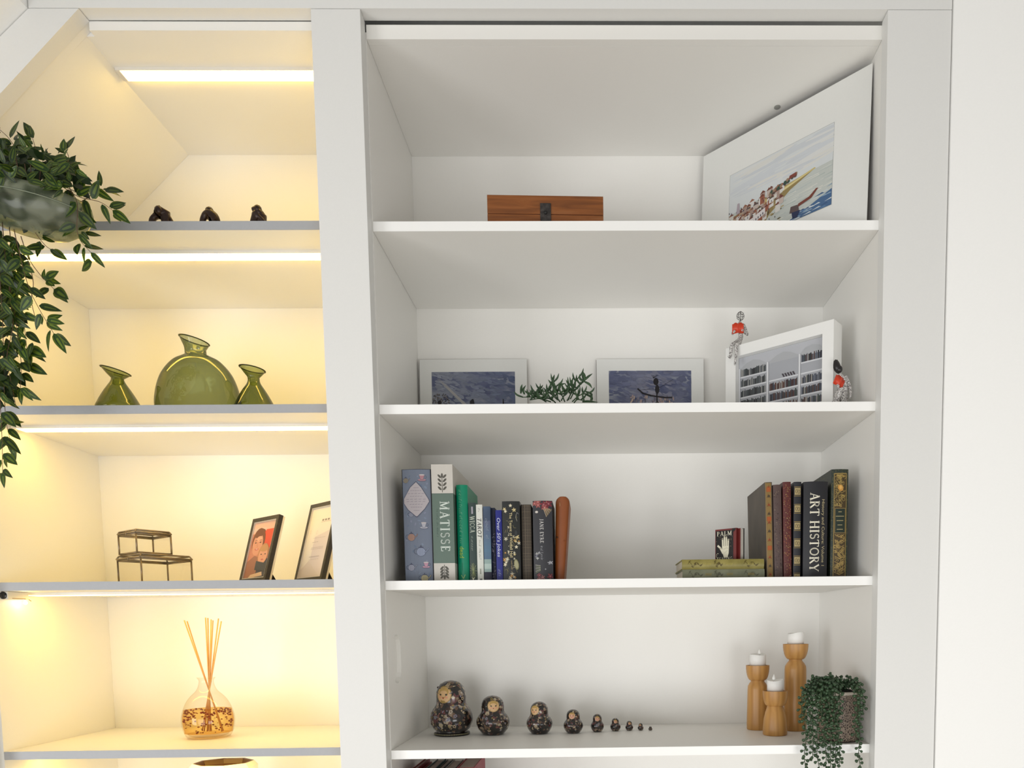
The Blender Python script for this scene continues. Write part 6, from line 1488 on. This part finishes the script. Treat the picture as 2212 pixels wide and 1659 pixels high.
for i in range(16):
    an = q.uniform(0, 2*PI); rr = q.uniform(.02, .11); a_ = Vector((rr*math.cos(an), rr*.7*math.sin(an), .045)); add_tube(bm, curve_pts([a_*.5+Vector((0, 0, -.02)), a_+Vector((0, 0, .0)), a_*1.15+Vector((0, 0, .012))], 3), .001, 4)
obj('crown_stems', bm, VINE, t, kind='stuff')
# pot : a shallow tilted bowl of cloudy glass
POTM = bpy.data.materials.new('cloudy_green_glass'); POTM.use_nodes = True; n_ = POTM.node_tree.nodes; l_ = POTM.node_tree.links; bs = n_['Principled BSDF']
tc = n_.new('ShaderNodeTexCoord'); wv = n_.new('ShaderNodeTexWave'); wv.wave_type = 'RINGS'; wv.inputs['Scale'].default_value = 9; wv.inputs['Distortion'].default_value = 14; wv.inputs['Detail'].default_value = 2; wv.inputs['Detail Scale'].default_value = 1.2
l_.new(tc.outputs['Object'], wv.inputs['Vector']); cr = n_.new('ShaderNodeValToRGB'); cr.color_ramp.elements[0].color = (.13,.155,.10,1); cr.color_ramp.elements[1].color = (.40,.43,.32,1); cr.color_ramp.elements[1].position = .9
l_.new(wv.outputs['Fac'], cr.inputs[0]); l_.new(cr.outputs[0], bs.inputs['Base Color']); bs.inputs['Roughness'].default_value = .18
tp = n_.new('ShaderNodeBsdfTransparent'); tp.inputs[0].default_value = (.55,.60,.46,1); mxs = n_.new('ShaderNodeMixShader'); mxs.inputs[0].default_value = .6
l_.new(bs.outputs[0], mxs.inputs[1]); l_.new(tp.outputs[0], mxs.inputs[2]); l_.new(mxs.outputs[0], n_['Material Output'].inputs[0])
R0 = 112*mppx; bm = bmesh.new()
add_lathe(bm, [(.0005, -.052), (R0*.40, -.051), (R0*.68, -.043), (R0*.88, -.026), (R0*.98, -.004), (R0, .014), (R0*.96, .028), (R0*.94, .028), (R0*.96, .012), (R0*.94, -.004)], 44, sy=.62, caps=False)
bmesh.ops.transform(bm, matrix=Matrix.Rotation(.17, 4, 'Y'), verts=bm.verts); obj('pot', bm, POTM, t)
bm = bmesh.new(); add_lathe(bm, [(.0005, .018), (R0*.90, .010)], 30, sy=.58, caps=False); add_lathe(bm, [(R0*.90, .010), (R0*.6, -.02), (.0005, -.03)], 30, sy=.58, caps=False); bmesh.ops.transform(bm, matrix=Matrix.Rotation(.17, 4, 'Y'), verts=bm.verts); obj('soil', bm, mat('moss_soil', (.010,.014,.008), .9, noise=.5, scale=120), t)
# bracket arm from the room's left wall, with a ring around the bowl
IRON = mat('black_iron', (.03,.028,.026), .45, metal=.6); WIRE2 = mat('green_wire', (.20,.23,.16), .4)
Rt = Matrix.Rotation(.17, 3, 'Y')
bm = bmesh.new(); add_tube(bm, [Rt @ Vector((R0*1.015*math.cos(2*PI*k/40), R0*.63*math.sin(2*PI*k/40), .004)) for k in range(41)], .0012, 6, caps=False)
obj('support_ring', bm, WIRE2, t)
a_ = Rt @ Vector((-R0*1.015, 0, .004)); bm = bmesh.new(); add_tube(bm, curve_pts([a_, a_+Vector((-.06, 0, .015)), a_+Vector((-.20, 0, .05)), Vector((-.46, 0, .05))], 5), .004, 8); obj('bracket_arm', bm, IRON, t)
bm = bmesh.new(); add_box(bm, -.468, -.460, -.02, .02, .0, .10, bev=.001); obj('wall_plate', bm, IRON, t)
